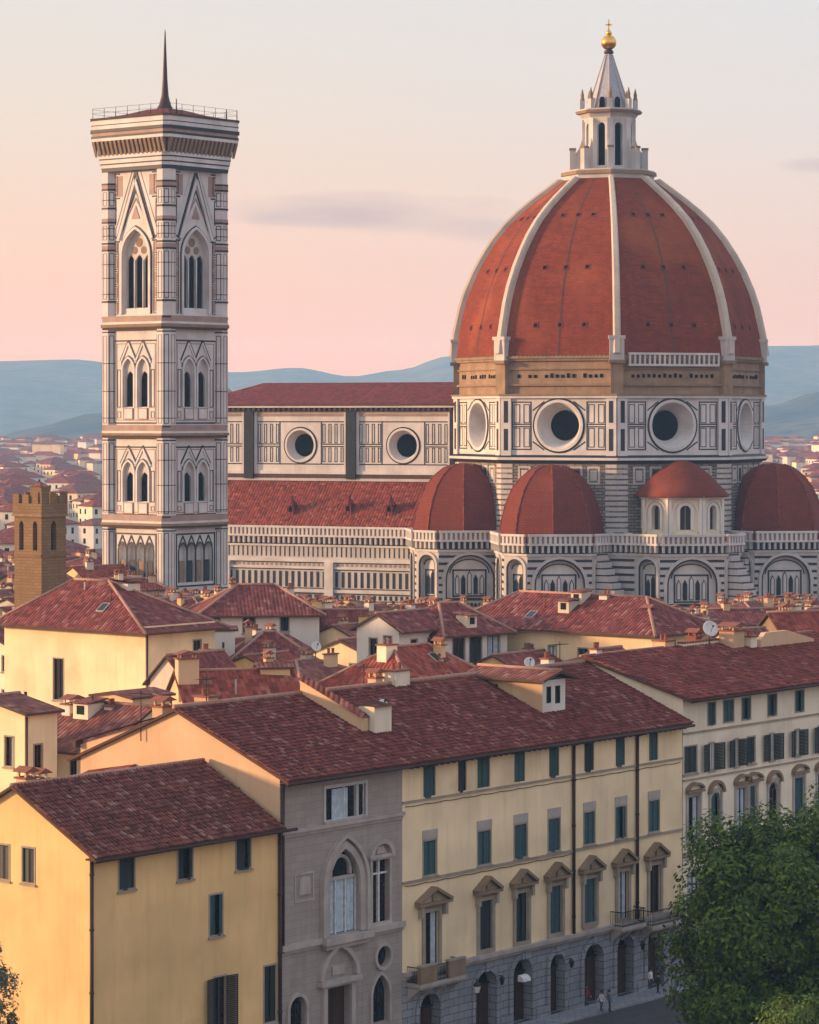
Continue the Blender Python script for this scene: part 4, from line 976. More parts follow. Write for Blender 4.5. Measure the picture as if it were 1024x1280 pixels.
# -- grey stone palace
LG = 13.2; t = thing('grey_palace', 'narrow grey stone palace with tall pointed window between ochre and yellow fronts', 'palace', (*row(0), 0), PH, ROWG)
o_tri = O(4.75, 9.05, 14.45, 16.75); o_arc = O(5.0, 8.35, 6.45, 12.4, 'pointed', depth=0.5, rise=2.6); o_rw = O(9.75, 11.65, 6.6, 11.2, depth=0.4)
o_door = O(4.75, 7.35, GZ, 2.9, depth=0.6); o_nic = O(9.75, 11.6, -0.4, 3.0, 'pointed', depth=0.4); o_ov = O(10.25, 11.75, 3.5, 5.0, 'circle', depth=0.4); o_la = O(0.9, 2.6, -1.2, 2.8, 'round', depth=0.4)
opg = [o_tri, o_arc, o_rw, o_door, o_nic, o_ov, o_la]
mb = MB(); wall(mb, 0, LG, GZ-0.5, RZ_, opg, 0.25, 'grey_ashlar')
WG = 19.2; mb.M = face_matrix('l', LG, WG)
zl = 18.9
gw = O(WG-4.1, WG-3.65, 14.9, 17.0); gd = O(WG-17.6, WG-14.0, 13.5, 17.2, depth=1.2)
mb2 = MB(); mb2.M = mb.M
wall(mb2, 0, WG, GZ-0.5, RZ_, [gw, gd], 0.3, 'peach_plaster'); mb2.poly([(0, 0, RZ_), (WG, 0, RZ_), (WG-RW, 0, RZ_+RISE), (0, 0, 18.9)], 'peach_plaster')
mb.M = face_matrix('b', LG, WG); wall(mb, 0, LG, GZ-0.5, RZ_, [], 0, 'grey_ashlar')
part('wall', mb, t); part('gable_wall', mb2, t, 'peach plastered gable wall')
mb = MB(); roof_slabs(mb, LG-0.35, WG, RZ_, RISE, 0, 0, 1.0, 0.35, 'roof_tile', RW, ridge=False); slp = RISE/RW
barrel_tiles(mb, -0.35, LG, -1.0, RZ_-1.0*slp+0.22, RW, RZ_+RISE+0.22)
mb.tube((-0.35, RW, RZ_+RISE+0.3), (LG, RW, RZ_+RISE+0.3), 0.2, 0.2, 8, 'ridge_tile'); mb.tube((-0.35, -1.06, RZ_-1.0*slp), (LG, -1.06, RZ_-1.0*slp), 0.12, 0.12, 8, 'copper_pipe')
mb.box(0, LG, -0.9, 0, RZ_-0.45, RZ_-0.34, 'soffit')
part('roof', mb, t)
window(t, face_matrix('l', LG, WG), gw, 'glass bare', 'peach_plaster', False)
w2 = window(t, face_matrix('l', LG, WG), gd, 'glass bare', 'brown_trim', False, name='loggia', d=1.1)
# three-light window
wn = window(t, Matrix.Identity(4), o_tri, 'glass white bare', 'grey_trim', True)
mb = MB(); mb.frame(4.55, 9.25, 14.3, 16.95, 0.2, -0.08, 0.05, 'marble'); mb.box(8.05, 8.3, -0.05, 0.2, 14.5, 16.7, 'marble'); part('frame', mb, wn)
mb = MB(); mb.box(5.6, 7.3, 0.13, 0.17, 14.5, 16.6, 'curtain'); part('curtain', mb, wn)
# great pointed window
mb = MB(); arch_band(mb, o_arc, 0.55, -0.22, 0.02, 'grey_trim'); arch_band(mb, O(4.45, 8.9, 6.45, 13.15, 'pointed', rise=3.2), 0.28, -0.4, 0.02, 'grey_trim'); mb.box(4.1, 9.3, -0.7, 0.1, 5.95, 6.4, 'grey_trim'); mb.box(4.4, 9.0, -0.45, 0.1, 5.6, 5.95, 'grey_trim')
for a in (5.0, 6.1, 7.2, 8.27): mb.box(a, a+0.09, 0.26, 0.35, 6.45, 10.4, 'white_paint')
mb.box(5.0, 8.35, 0.24, 0.38, 10.2, 10.45, 'grey_trim'); arch_band(mb, O(5.75, 7.6, 10.5, 11.75, 'round'), 0.22, 0.2, 0.45, 'grey_trim')
wn = part('arched_window', mb, t)
mb = MB(); pane(mb, o_arc, 0.48, 'window_glass'); part('pane', mb, wn)
mb = MB(); 
for k in range(9):
    a = 5.05+k*0.37; mb.add([(a, 0.45, 6.5), (a+0.18, 0.37, 6.5), (a+0.37, 0.45, 6.5), (a, 0.45, 10.2), (a+0.18, 0.37, 10.2), (a+0.37, 0.45, 10.2)], [(0, 1, 4, 3), (1, 2, 5, 4)], 'curtain')
part('curtain', mb, wn)
# right window with hood
mb = MB(); mb.frame(9.5, 11.9, 6.5, 11.4, 0.25, -0.15, 0.03, 'grey_trim'); arch_band(mb, O(9.7, 11.7, 11.0, 12.3, 'round', rise=0.9), 0.32, -0.35, 0.02, 'grey_trim', False); mb.box(9.3, 12.1, -0.3, 0.05, 11.3, 11.55, 'grey_trim'); mb.prism([(10.2, 11.6), (11.2, 11.6), (11.0, 12.1), (10.4, 12.1)], -0.12, 0.02, 'grey_trim')
mb.box(10.62, 10.78, 0.1, 0.3, 6.6, 11.2, 'white_paint'); mb.box(9.75, 11.65, 0.12, 0.3, 10.1, 10.22, 'white_paint'); wn = part('window', mb, t)
mb = MB(); pane(mb, o_rw, 0.35, 'window_glass'); part('pane', mb, wn)
# portal
mb = MB(); mb.frame(4.35, 7.75, GZ, 3.3, 0.4, -0.25, 0.03, 'grey_trim'); mb.box(3.9, 8.2, -0.5, 0.05, 3.1, 3.45, 'grey_trim'); arch_band(mb, O(4.3, 7.8, 3.45, 5.6, 'pointed', rise=2.1), 0.35, -0.35, 0.02, 'grey_trim', False); mb.box(5.4, 6.7, -0.12, 0.02, 3.7, 4.3, 'grey_trim'); dr = part('portal', mb, t)
mb = MB(); mb.box(4.75, 7.35, 0.5, 0.58, GZ, 2.9, 'door_wood'); mb.box(6.02, 6.08, 0.46, 0.5, GZ, 2.9, 'iron'); part('door', mb, dr)
for o in (o_nic, o_ov, o_la):
    mb = MB(); arch_band(mb, o, 0.25, -0.18, 0.02, 'grey_trim'); xm = (o['x0']+o['x1'])/2; mb.box(xm-0.05, xm+0.05, 0.15, 0.22, o['z0']+0.1, o['z1']-0.3, 'iron'); wn = part('window', mb, t)
    mb = MB(); pane(mb, o, 0.36, 'window_glass'); part('pane', mb, wn)
mb = MB(); mb.box(0, LG, -0.3, 0.05, 14.2, 14.55, 'grey_trim') if False else mb.box(0, 4.5, -0.3, 0.05, 14.05, 14.3, 'grey_trim'); mb.box(4.5, LG, -0.3, 0.05, 14.05, 14.3, 'grey_trim'); mb.box(0, LG, -0.12, 0.05, 13.8, 14.05, 'grey_trim'); part('moulding', mb, t)
for a, b in ((0, 4.1), (9.3, LG)): mb = MB(); mb.box(a, b, -0.35, 0.05, 6.1, 6.5, 'grey_trim'); mb.box(a, b, -0.15, 0.05, 5.85, 6.1, 'grey_trim'); part('moulding', mb, t)
mb = MB(); mb.frame(1.5, 3.5, 9.2, 11.2, 0.12, -0.06, 0.02, 'grey_trim'); mb.prism([(1.9, 9.7), (3.1, 9.7), (3.0, 10.8), (2.5, 11.0), (2.0, 10.8)], -0.1, 0.02, 'grey_trim'); part('relief_panel', mb, t)
mb = MB(); mb.tube((0.18, -0.14, 6), (0.18, -0.14, RZ_-0.5), 0.11, 0.11, 8, 'copper_pipe'); part('downpipe', mb, t)
# lower lean-to roof edge at the back of the gable, chimneys and the fire wall on the roof
mb = MB(); mb.add([(-0.5, 11.5, 21.35), (0.3, 11.5, 21.35), (0.3, 19.4, 19.15), (-0.5, 19.4, 19.15)], [(0, 1, 2, 3)], 'roof_tile'); mb.box(-0.5, 0.3, 19.2, 19.5, 18.7, 19.2, 'soffit'); part('gable_coping', mb, t)
mb = MB(); mb.M = face_matrix('l', LG, WG); mb.add([(0.8, -3.6, 16.2), (5.6, -3.6, 17.0), (5.6, 0, 17.9), (0.8, 0, 17.1)], [(0, 1, 2, 3)], 'roof_tile'); mb.add([(0.8, -3.6, 16.0), (5.6, -3.6, 16.8), (5.6, 0, 17.7), (0.8, 0, 16.9)], [(3, 2, 1, 0)], 'soffit')
mb.box(2.0, 2.3, -3.4, -3.1, 13, 16.3, 'white_plaster'); part('lean_to_roof', mb, t)
chimney(t, 1.6, 12.5, 20.9, 1.0, 1.2, 1.0, 'peach_plaster'); chimney(t, 3.6, 10.2, 21.7, 0.9, 1.0, 1.4, 'peach_plaster', 'pots')

# -- long yellow palace
T0 = 13.2; LY = 35.9; t = thing('yellow_palace', 'long yellow palace with pedimented windows and arcaded stone ground floor', 'palace', (*row(T0), 0), PH, ROWG)
r1 = [(15.58, 17.0), (19.65, 20.65), (21.96, 23.5), (26.5, 27.85), (30.9, 32.2), (35.5, 36.8), (39.72, 41.0), (44.35, 45.65)]
r2 = [(15.62, 17.1), (22.05, 23.6), (26.55, 28.1), (30.85, 32.3), (35.5, 36.9), (39.75, 41.2), (44.35, 45.8)]
r3 = [(15.75, 17.3, 1.6), (22.2, 23.7, 2.8), (26.65, 28.15, 2.75), (30.97, 32.5, 2.8), (35.45, 37.0, 3.0), (40.0, 41.4, 2.7), (44.4, 45.9, 2.2)]
ar = [(15.07, 17.48, 0.85), (21.71, 24.25, 1.5), (26.26, 28.68, 1.75), (30.95, 32.85, 1.5), (35.41, 38.0, 1.6), (39.81, 42.1, 1.75), (44.05, 46.3, 1.65)]
O1 = [O(a-T0, b-T0, 14.98, 17.42) for a, b in r1]; O2 = [O(a-T0, b-T0, 9.3, 11.85) for a, b in r2]; O3 = [O(a-T0, b-T0, z, 6.75) for a, b, z in r3]
OA = [O(a-T0, b-T0, GZ+0.15, z, 'round', depth=0.8) for a, b, z in ar]
mb = MB(); wall(mb, 0, LY, 2.6, RZ_, O1+O2+[o for o in O3 if o['z0'] > 2.6], 0.22, 'yellow_plaster') if False else None
for o in O3: o['z0'] = max(o['z0'], 2.62)
wall(mb, 0, LY, 2.6, RZ_, O1+O2+O3, 0.25, 'yellow_plaster')
wall(mb, 0, LY, GZ-0.5, 2.6, OA, 0.8, 'blue_ashlar')
mb.M = face_matrix('b', LY, WG); wall(mb, 0, LY, GZ-0.5, RZ_, [], 0, 'yellow_plaster')
mb.M = face_matrix('r', LY, WG); wall(mb, 0, WG, GZ-0.5, RZ_, [], 0, 'yellow_plaster'); mb.poly([(0, 0, RZ_), (WG, 0, RZ_), (WG, 0, RZ_+0.2), (RW, 0, RZ_+RISE)], 'yellow_plaster')
part('wall', mb, t)
mb = MB(); roof_slabs(mb, LY, WG, RZ_, RISE, 0, 0, 1.0, 0.0, 'roof_tile', RW, ridge=False)
inw = lambda x, y: (20.9 < x < 24.3 and y > 3.0)
barrel_tiles(mb, 0, LY+0.2, -1.0, RZ_-1.0*slp+0.22, RW, RZ_+RISE+0.22, skip=inw)
mb.tube((0, RW, RZ_+RISE+0.3), (LY, RW, RZ_+RISE+0.3), 0.2, 0.2, 8, 'ridge_tile'); mb.tube((0, -1.06, RZ_-1.0*slp), (LY+0.2, -1.06, RZ_-1.0*slp), 0.12, 0.12, 8, 'copper_pipe')
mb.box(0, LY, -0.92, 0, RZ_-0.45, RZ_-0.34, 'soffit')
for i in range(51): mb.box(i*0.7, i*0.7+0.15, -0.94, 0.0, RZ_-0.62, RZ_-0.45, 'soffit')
part('roof', mb, t)
for o in O1: window(t, Matrix.Identity(4), o, 'shut' if random.random() < 0.8 else 'shut dark', 'yellow_plaster', False)
for o in O2:
    wn = window(t, Matrix.Identity(4), o, 'shut', 'stone_trim', True)
    mb = MB(); mb.box(o['x0']-0.12, o['x1']+0.12, -0.06, 0.02, 11.98, 12.66, 'grey_trim'); part('lintel', mb, wn)
for i, o in enumerate(O3):
    wn = window(t, Matrix.Identity(4), o, 'shut dark' if i in (1, 2) else ('shut' if i in (3, 4) else 'glass'), 'stone_trim', i not in (0, 5, 6))
    xm = (o['x0']+o['x1'])/2; hw = 1.9 if i == 0 else 1.5
    mb = MB(); mb.frame(o['x0']-0.32, o['x1']+0.32, o['z0'], 7.0, 0.3, -0.14, 0.02, 'stone_trim'); mb.box(xm-hw*0.8, xm+hw*0.8, -0.2, 0.02, 7.0, 7.25, 'brown_trim'); mb.box(xm-hw, xm+hw, -0.55, 0.02, 7.25, 7.45, 'brown_trim')
    for sx in (-1, 1): mb.strip(xm+sx*hw, 7.5, xm, 8.45, 0.22, -0.58, 0.02, 'brown_trim'); mb.box(xm+sx*(hw*0.72)-0.14, xm+sx*(hw*0.72)+0.14, -0.4, 0, 6.4, 7.25, 'stone_trim')
    mb.prism([(xm-hw+0.2, 7.45), (xm+hw-0.2, 7.45), (xm, 8.35)], -0.25, 0.02, 'stone_trim'); mb.box(xm-0.25, xm+0.25, -0.4, 0, 7.5, 8.0, 'brown_trim')
    part('pediment', mb, wn)
for i, o in enumerate(OA):
    mb = MB(); arch_band(mb, o, 0.4, -0.14, 0.02, 'blue_ashlar'); mb.box((o['x0']+o['x1'])/2-0.2, (o['x0']+o['x1'])/2+0.2, -0.25, 0, o['z1']-0.05, o['z1']+0.55, 'blue_ashlar')
    dr = part('archway', mb, t)
    mb = MB(); pane(mb, o, 0.78, 'dark_interior'); xm = (o['x0']+o['x1'])/2; mb.box(o['x0']+0.1, xm-0.05, 0.66, 0.74, GZ+0.15, o['z1']-1.2, 'door_wood'); mb.box(xm+0.05, o['x1']-0.1, 0.66, 0.74, GZ+0.15, o['z1']-1.2, 'door_wood'); mb.box(o['x0'], o['x1'], 0.6, 0.74, o['z1']-1.2, o['z1']-1.05, 'iron')
    part('door', mb, dr)
for z, d_, h, mt in ((14.82, 0.12, 0.16, 'stone_trim'), (9.05, 0.14, 0.18, 'stone_trim'), (2.45, 0.4, 0.3, 'grey_trim')):
    mb = MB(); mb.box(0, LY, -d_, 0.05, z, z+h, mt)
    if z < 5: mb.box(0, LY, -0.2, 0.05, 2.2, 2.45, mt)
    part('moulding', mb, t)
e = [0]+[v_ for o in OA for v_ in (o['x0']-0.45, o['x1']+0.45)]+[LY]
for a, b in zip(e[::2], e[1::2]):
    if b-a > 0.1: mb = MB(); mb.box(a, b, -0.2, 0.05, GZ, -2.3, 'blue_ashlar'); part('plinth', mb, t)
for x in (33.96-T0, 42.55-T0):
    mb = MB(); mb.tube((x, -0.16, 2.75), (x, -0.16, RZ_-0.7), 0.13, 0.13, 8, 'copper_pipe'); mb.tube((x, -0.16, RZ_-0.7), (x, -0.95, RZ_-0.45), 0.13, 0.13, 8, 'copper_pipe')
    for z in (4, 7.5, 11, 14.5): mb.tube((x, -0.16, z), (x, -0.16, z+0.12), 0.17, 0.17, 8, 'iron')
    part('downpipe', mb, t)
def balcony(a, b, zf, dep, stone):
    mb = MB(); mb.box(a, b, -dep, 0, zf-0.28, zf, 'grey_trim'); mb.box(a+0.15, b-0.15, -dep+0.15, 0, zf-0.45, zf-0.28, 'grey_trim')
    n = max(2, int((b-a)/1.4))
    for i in range(n+1):
        x = a+0.25+(b-a-0.5)*i/n; mb.add([(x-0.15, 0, zf-1.3), (x+0.15, 0, zf-1.3), (x+0.15, 0, zf-0.4), (x-0.15, 0, zf-0.4), (x-0.15, -dep+0.2, zf-0.4), (x+0.15, -dep+0.2, zf-0.4)], [(0, 1, 5, 4), (0, 4, 3), (1, 2, 5)], 'grey_trim')
    bl = part('balcony', mb, t)
    mb = MB()
    def rail(p, q):
        L_ = (Vector(q)-Vector(p)).length; n = int(L_/0.16)
        for i in range(n+1):
            r_ = Vector(p).lerp(Vector(q), i/n); mb.tube((r_.x, r_.y, zf), (r_.x, r_.y, zf+1.15), 0.022, 0.022, 4, 'iron', False)
        for z in (zf+0.1, zf+1.15): mb.tube((*p[:2], z), (*q[:2], z), 0.04, 0.04, 5, 'iron', False)
    y = -dep+0.08
    rail((a+0.08, y, 0), (b-0.08, y, 0)); rail((a+0.08, y, 0), (a+0.08, 0, 0)); rail((b-0.08, y, 0), (b-0.08, 0, 0))
    part('railing', mb, bl)
    if stone:
        for x_ in (a, b-1.9): mb = MB(); mb.box(x_, x_+1.9, -dep-0.02, -dep+0.3, zf, zf+1.2, 'brown_trim'); mb.box(x_-0.04, x_+1.94, -dep-0.06, -dep+0.34, zf+1.2, zf+1.32, 'stone_trim'); part('parapet', mb, bl)
for x0_, x1_, z_ in ((0.3, 20.6, 14.6), (20.9, 35.6, 14.6), (0.3, 20.5, 8.9)):
    mb = MB(); n = int((x1_-x0_)/2.2); pts = [(x0_+(x1_-x0_)*k/(4*n), -0.07, z_-0.05*math.sin(math.pi*(k % 4)/4)) for k in range(4*n+1)]
    for p_, q_ in zip(pts, pts[1:]): mb.tube(p_, q_, 0.028, 0.028, 4, 'iron', False)
    part('cable', mb, t)
for x in (10.9, 19.7, 29.3):
    mb = MB(); mb.tube((x, 0, 0.9), (x, -0.7, 1.05), 0.03, 0.03, 6, 'iron'); mb.lathe([(0.1, 0.35), (0.2, 0.8), (0.23, 0.84), (0.03, 1.06)], 6, 'iron', 0, (x, -0.7)); part('wall_lantern', mb, t)
balcony(13.7-T0, 18.9-T0, 1.95, 1.3, True); balcony(39.0-T0, 42.3-T0, 2.62, 1.2, False); balcony(43.0-T0, 47.9-T0, 2.2, 1.3, False)
# box dormer on the roof, fire wall with tiled coping, chimneys
mb = MB(); zd = 22.0
dl = [O(1.9, 2.65, 20.45, 21.5)]; df = [O(0.5, 1.15, 20.2, 21.5), O(1.65, 2.35, 20.1, 21.5)]
mb.M = Tr(21.1, 3.1); wall(mb, 0, 3.0, 18.9, zd, df, 0.2, 'white_plaster')
mb.M = Tr(21.1, 3.1) @ face_matrix('l', 3.0, 7.0); wall(mb, 0, 7.0, 18.9, zd, dl, 0.2, 'peach_plaster')
mb.M = Tr(21.1, 3.1) @ face_matrix('r', 3.0, 7.0); wall(mb, 0, 7.0, 18.9, zd, [], 0.2, 'white_plaster')
mb.M = Tr(21.1, 3.1) @ face_matrix('b', 3.0, 7.0); wall(mb, 0, 3.0, 18.9, zd, [], 0.2, 'white_plaster')
dm = part('dormer', mb, t, 'boxy roof dormer with sunlit peach side wall')
for o in df: 
    mb = MB(); mb.M = Tr(21.1, 3.1); pane(mb, o, 0.15, 'window_glass'); mb.frame(o['x0'], o['x1'], o['z0'], o['z1'], 0.08, 0.02, 0.1, 'shutter_dark'); part('window', mb, dm)
for o in dl:
    mb = MB(); mb.M = Tr(21.1, 3.1) @ face_matrix('l', 3.0, 7.0); pane(mb, o, 0.15, 'window_glass'); mb.box(o['x0']-0.15, o['x1']+0.15, -0.12, 0.1, o['z0']-0.14, o['z0'], 'stone_trim'); mb.frame(o['x0'], o['x1'], o['z0'], o['z1'], 0.07, 0.02, 0.1, 'soffit'); part('window', mb, dm)
mb = MB(); mb.M = Tr(24.6, 2.6) @ Rz(90); roof_slabs(mb, 7.8, 4.0, zd, 0.55, 0, 0, 0.3, 0.2, 'roof_tile_aged'); part('roof', mb, dm)
mb = MB(); mb.M = Tr(0.25, 3.6)
za, zb_ = RZ_+3.6*slp+1.25, RZ_+9.7*slp+1.25
mb.loft([[(-0.3, y_, 18.2), (0.3, y_, 18.2), (0.3, y_, z_), (-0.3, y_, z_)] for y_, z_ in ((0.05, za), (6.05, zb_))], 'peach_plaster', False, True, True)
mb.add([(-0.5, 0, RZ_+3.6*slp+1.3), (0, 0, RZ_+3.6*slp+1.65), (0.5, 0, RZ_+3.6*slp+1.3), (-0.5, 6.1, RZ_+9.7*slp+1.3), (0, 6.1, RZ_+9.7*slp+1.65), (0.5, 6.1, RZ_+9.7*slp+1.3)], [(0, 1, 4, 3), (1, 2, 5, 4), (0, 2, 1), (3, 4, 5), (0, 3, 5, 2)], 'roof_tile_aged')
part('fire_wall', mb, t, 'peach fire wall with tiled coping running up the roof')
mb = MB(); mb.box(0.75, 2.7, 3.2, 4.7, 18.5, 21.5, 'cream_plaster'); mb.add([(0.5, 2.9, 21.5), (2.95, 2.9, 21.5), (2.95, 5.0, 21.75), (0.5, 5.0, 21.75)], [(0, 1, 2, 3), (3, 2, 1, 0)], 'roof_tile_aged'); part('chimney', mb, t, 'broad cream chimney block beside the fire wall')
chimney(t, 11.2, 9.7, 21.8, 1.3, 1.7, 1.3, 'cream_plaster', 'pots'); chimney(t, 9.5, 10.4, 21.6, 1.0, 0.8, 0.8, 'peach_plaster'); chimney(t, 31.0, 9.9, 21.8, 0.9, 0.8, 0.8, 'white_plaster', 'pots')

# -- cream palace beyond
TB = 49.25; LB = 36.0; ZB = 19.72; WB = 20.0; t = thing('cream_palace', 'cream palace with dark open shutters rising behind the big tree', 'palace', (*row(TB), 0), PH, ROWG)
b1 = [(3.67, 4.75), (6.0, 7.5), (8.81, 10.1), (12.85, 14.2), (17.22, 18.6), (21.6, 22.9), (26, 27.3), (30.4, 31.7)]
b2 = [(1.1, 1.8, 0), (4.2, 0.7, 1.2), (7.95, 0.55, 1.15), (10.25, 1.1, 0), (13.45, 0.55, 1.2), (17.5, 0.6, 1.1), (21.3, 0.6, 1.1), (25.5, 0.6, 1.1), (29.8, 0.6, 1.1)]
b3 = [(0.75, 2.3), (4.1, 5.4), (8.0, 9.4), (10.0, 10.9), (13.0, 14.4), (17.1, 18.5), (20.9, 22.2), (25.0, 26.4), (29.2, 30.6)]
Q1 = [O(a, b, 17.2, 19.05) for a, b in b1]; Q2 = [O(c-wd/2, c+wd/2, 13.5, 15.72, leaf=lf) for c, wd, lf in b2]
Q3 = [O(a, b, 7.8, 11.6, 'round' if i % 3 == 1 else None) for i, (a, b) in enumerate(b3)]; Q4 = [O(a, b, 1.6, 5.4) for a, b in b3]; Q5 = [O(a-0.3, b+0.5, GZ+0.15, 0.6, 'round', depth=0.6) for a, b in b3 if b-a > 1]
mb = MB(); wall(mb, 0, LB, GZ-0.5, ZB, Q1+Q2+Q3+Q4+Q5, 0.22, 'cream_plaster')
for f in 'lrb':
    mb.M = face_matrix(f, LB, WB); wall(mb, 0, LB if f == 'b' else WB, GZ-0.5, ZB, [], 0, 'cream_plaster')
    if f in 'lr': mb.poly([(0, 0, ZB), (WB, 0, ZB), (WB/2, 0, ZB+2.7)], 'cream_plaster')
part('wall', mb, t)
mb = MB(); roof_slabs(mb, LB, WB, ZB, 2.7, 0, 0, 1.0, 0.3, 'roof_tile'); mb.tube((-0.3, -1.06, ZB-0.2), (LB, -1.06, ZB-0.2), 0.12, 0.12, 8, 'copper_pipe')
barrel_tiles(mb, -0.3, LB, -1.0, ZB-0.27+0.22, WB/2, ZB+2.7+0.22, 0.40, 0.55, 'barrel_tile_red')
part('roof', mb, t)
for o in Q1: window(t, Matrix.Identity(4), o, 'shut', 'stone_trim', False)
for o in Q2: window(t, Matrix.Identity(4), o, 'shut dark' if not o['leaf'] else 'open dark curtain white', 'stone_trim', True)
for i, o in enumerate(Q3):
    wn = window(t, Matrix.Identity(4), o, 'shut' if i % 2 else 'glass', 'grey_trim', True); xm = (o['x0']+o['x1'])/2
    mb = MB(); mb.frame(o['x0']-0.35, o['x1']+0.35, o['z0'], 11.95, 0.25, -0.12, 0.02, 'grey_trim')
    if i % 3 == 1: arch_band(mb, O(xm-0.9, xm+0.9, 11.3, 12.4, 'round', rise=0.8), 0.25, -0.35, 0.02, 'brown_trim', False)
    else:
        mb.box(xm-1.2, xm+1.2, -0.4, 0.02, 11.95, 12.15, 'brown_trim'); arch_band(mb, O(xm-1.0, xm+1.0, 12.15, 12.6, 'round', rise=0.4), 0.2, -0.42, 0.02, 'brown_trim', False)
    part('hood', mb, wn)
for o in Q4: window(t, Matrix.Identity(4), o, 'glass', 'grey_trim', True)
for o in Q5:
    mb = MB(); arch_band(mb, o, 0.35, -0.12, 0.02, 'blue_ashlar'); dr = part('archway', mb, t); mb = MB(); pane(mb, o, 0.58, 'dark_interior'); part('door', mb, dr)
for z, d_, h in ((16.75, 0.12, 0.15), (12.95, 0.1, 0.15), (6.9, 0.2, 0.25), (0.9, 0.25, 0.3)): mb = MB(); mb.box(0, LB, -d_, 0.05, z, z+h, 'stone_trim'); part('moulding', mb, t)
mb = MB(); mb.M = Tr(14.0, 9.4); mb.box(0, 6.2, 0, 0.5, ZB+1.5, ZB+3.1, 'cream_plaster')
for i in range(12): mb.box(i*0.5, i*0.5+0.32, -0.06, 0.56, ZB+3.1, ZB+3.28, 'terracotta')
part('ridge_wall', mb, t)
for x, y, h, wx, mt, tp in ((20.6, 8.6, 1.5, 1.7, 'peach_plaster', 'tile'), (22.6, 8.0, 0.9, 1.0, 'cream_plaster', 'pots'), (12.6, 10.4, 1.0, 1.4, 'peach_plaster', 'pots'), (18.0, 10.8, 1.0, 1.0, 'terracotta', 'tile'), (2.2, 10.2, 0.9, 0.8, 'white_plaster', 'pots')): chimney(t, x, y, ZB+2.4, h, wx, wx*0.9, mt, tp)
mb = MB(); mb.M = Tr(23.5, 7.4); mb.prism([(0, ZB+1.2), (9, ZB+1.0), (9, ZB+2.6), (4.5, ZB+3.6), (0.8, ZB+3.6), (0, ZB+3.0)], 0, 0.5, 'peach_plaster'); part('parapet', mb, t, 'curved peach parapet on the roof ridge')

# ---------------------------------------------------------------- old town between the street and the cathedral
TOWN = 'old town houses behind the street front'
def surveyed(px, py, d): p = at(px, py, d); return (p.x, p.y), p.z
def town(name, label, px, py, d, rz, L, W, rise, **k):
    loc, ze = surveyed(px, py, d); FOOT.append((loc, rz, L, W)); return house(name, label, k.pop('cat', 'house'), loc, rz, L, W, ze, rise, group=k.pop('group', TOWN), **k)
FOOT = []
town('hip_roofed_house', 'large yellow house with low hipped roof and one tall window before the brown tower', 182, 783, 290, PH, 10, 20, 3.7, axis='y', h0=10, h1=5, wallm='yellow_plaster', oh=1.1,
     wins=[('l', 12.15, 14.0, 18.2, 1.4, 'glass'), ('f', 7.4, 18.2, 20.2, 1.1, 'glass'), ('l', 16.9, 13.2, 14.6, 0.5, 'glass bare')], chims=[(7.5, 13, 24, 1.2)], pipe=[(0.15, 'f')])
town('pale_house', 'white walled house with a hipped roof right below the bell tower', 252, 768, 330, 8, 13.2, 11, 2.8, h0=4.5, h1=4.5, clutter=0, wallm='white_plaster',
     wins=[('f', 5.3, 18.3, 20.2, 1.3, 'glass'), ('f', 9.3, 18.5, 20.2, 0.9, 'shut dark'), ('f', 1.6, 18.3, 20.1, 0.8, 'glass')], chims=[(4, 6, 22.6, 0.9), (10.5, 5, 22, 1.0, 0.7, 0.7, 'white_plaster', 'pots')])
town('stair_tower', 'narrow white rendered stair block standing on a lower roof', 266, 789, 306, 8, 2.3, 2.4, 0.3, cat='stair tower', wallm='white_plaster', roofm='roof_tile_aged', oh=0.12, wins=[('f', 1.1, 17.5, 19.2, 0.25, 'glass bare')], ridge=False)
town('low_house', 'low ochre house with wide dark roof in front of the white walled house', 297, 821, 304, 8, 7.3, 7, 2.1, h0=3, h1=3, wallm='ochre_plaster', wins=[('f', 5.2, 15.6, 17.2, 0.8, 'glass')], chims=[(1.5, 4.2, 19.8, 0.8)])
town('shed_roofed_house', 'dark roofed annex leaning against the white side of the large yellow house', 232, 852, 278, PH, 7.5, 4.6, 2.2, wallm='pale_plaster', roofm='roof_tile', wins=[('f', 2.5, 14.5, 16.3, 0.9, 'glass'), ('f', 5.2, 14.5, 16.3, 0.9, 'shut')], chims=[(6.0, 3, 19.0, 1.1, 0.8, 0.8, 'white_plaster', 'pots')])
town('red_roofed_house', 'house with bright red roof and glowing peach chimney block behind the grey palace ridge', 236, 889, 262, 18, 10.5, 9, 3.0, wallm='peach_plaster', roofm='roof_tile_fresh', chims=[(0.7, 3.5, 18.2, 2.6, 1.9, 1.3, 'peach_plaster', 'tile'), (8.8, 5.5, 19.5, 1.0)], wins=[('f', 2.0, 14, 15.8, 1.0, 'glass')])
town('roof_hut', 'small peach roof hut with dark doorway beside the fire wall', 326, 836, 268, 12, 2.7, 2.2, 0.35, cat='hut', wallm='peach_plaster', roofm='roof_tile_aged', oh=0.2, wins=[('f', 1.9, 17.0, 19.1, 0.9, 'glass bare'), ('l', 1.1, 17.4, 18.8, 0.6, 'glass bare')], ridge=False)
town('dark_roofed_house', 'house of steep dark roof left of the white gabled house', 389, 805, 334, 6, 6.6, 9, 3.4, wallm='pale_plaster', wins=[('f', 1.5, 14.3, 16.2, 0.9, 'glass'), ('f', 4.2, 14.3, 16.2, 0.9, 'shut dark')], chims=[(5, 6, 19.4, 1.0)])
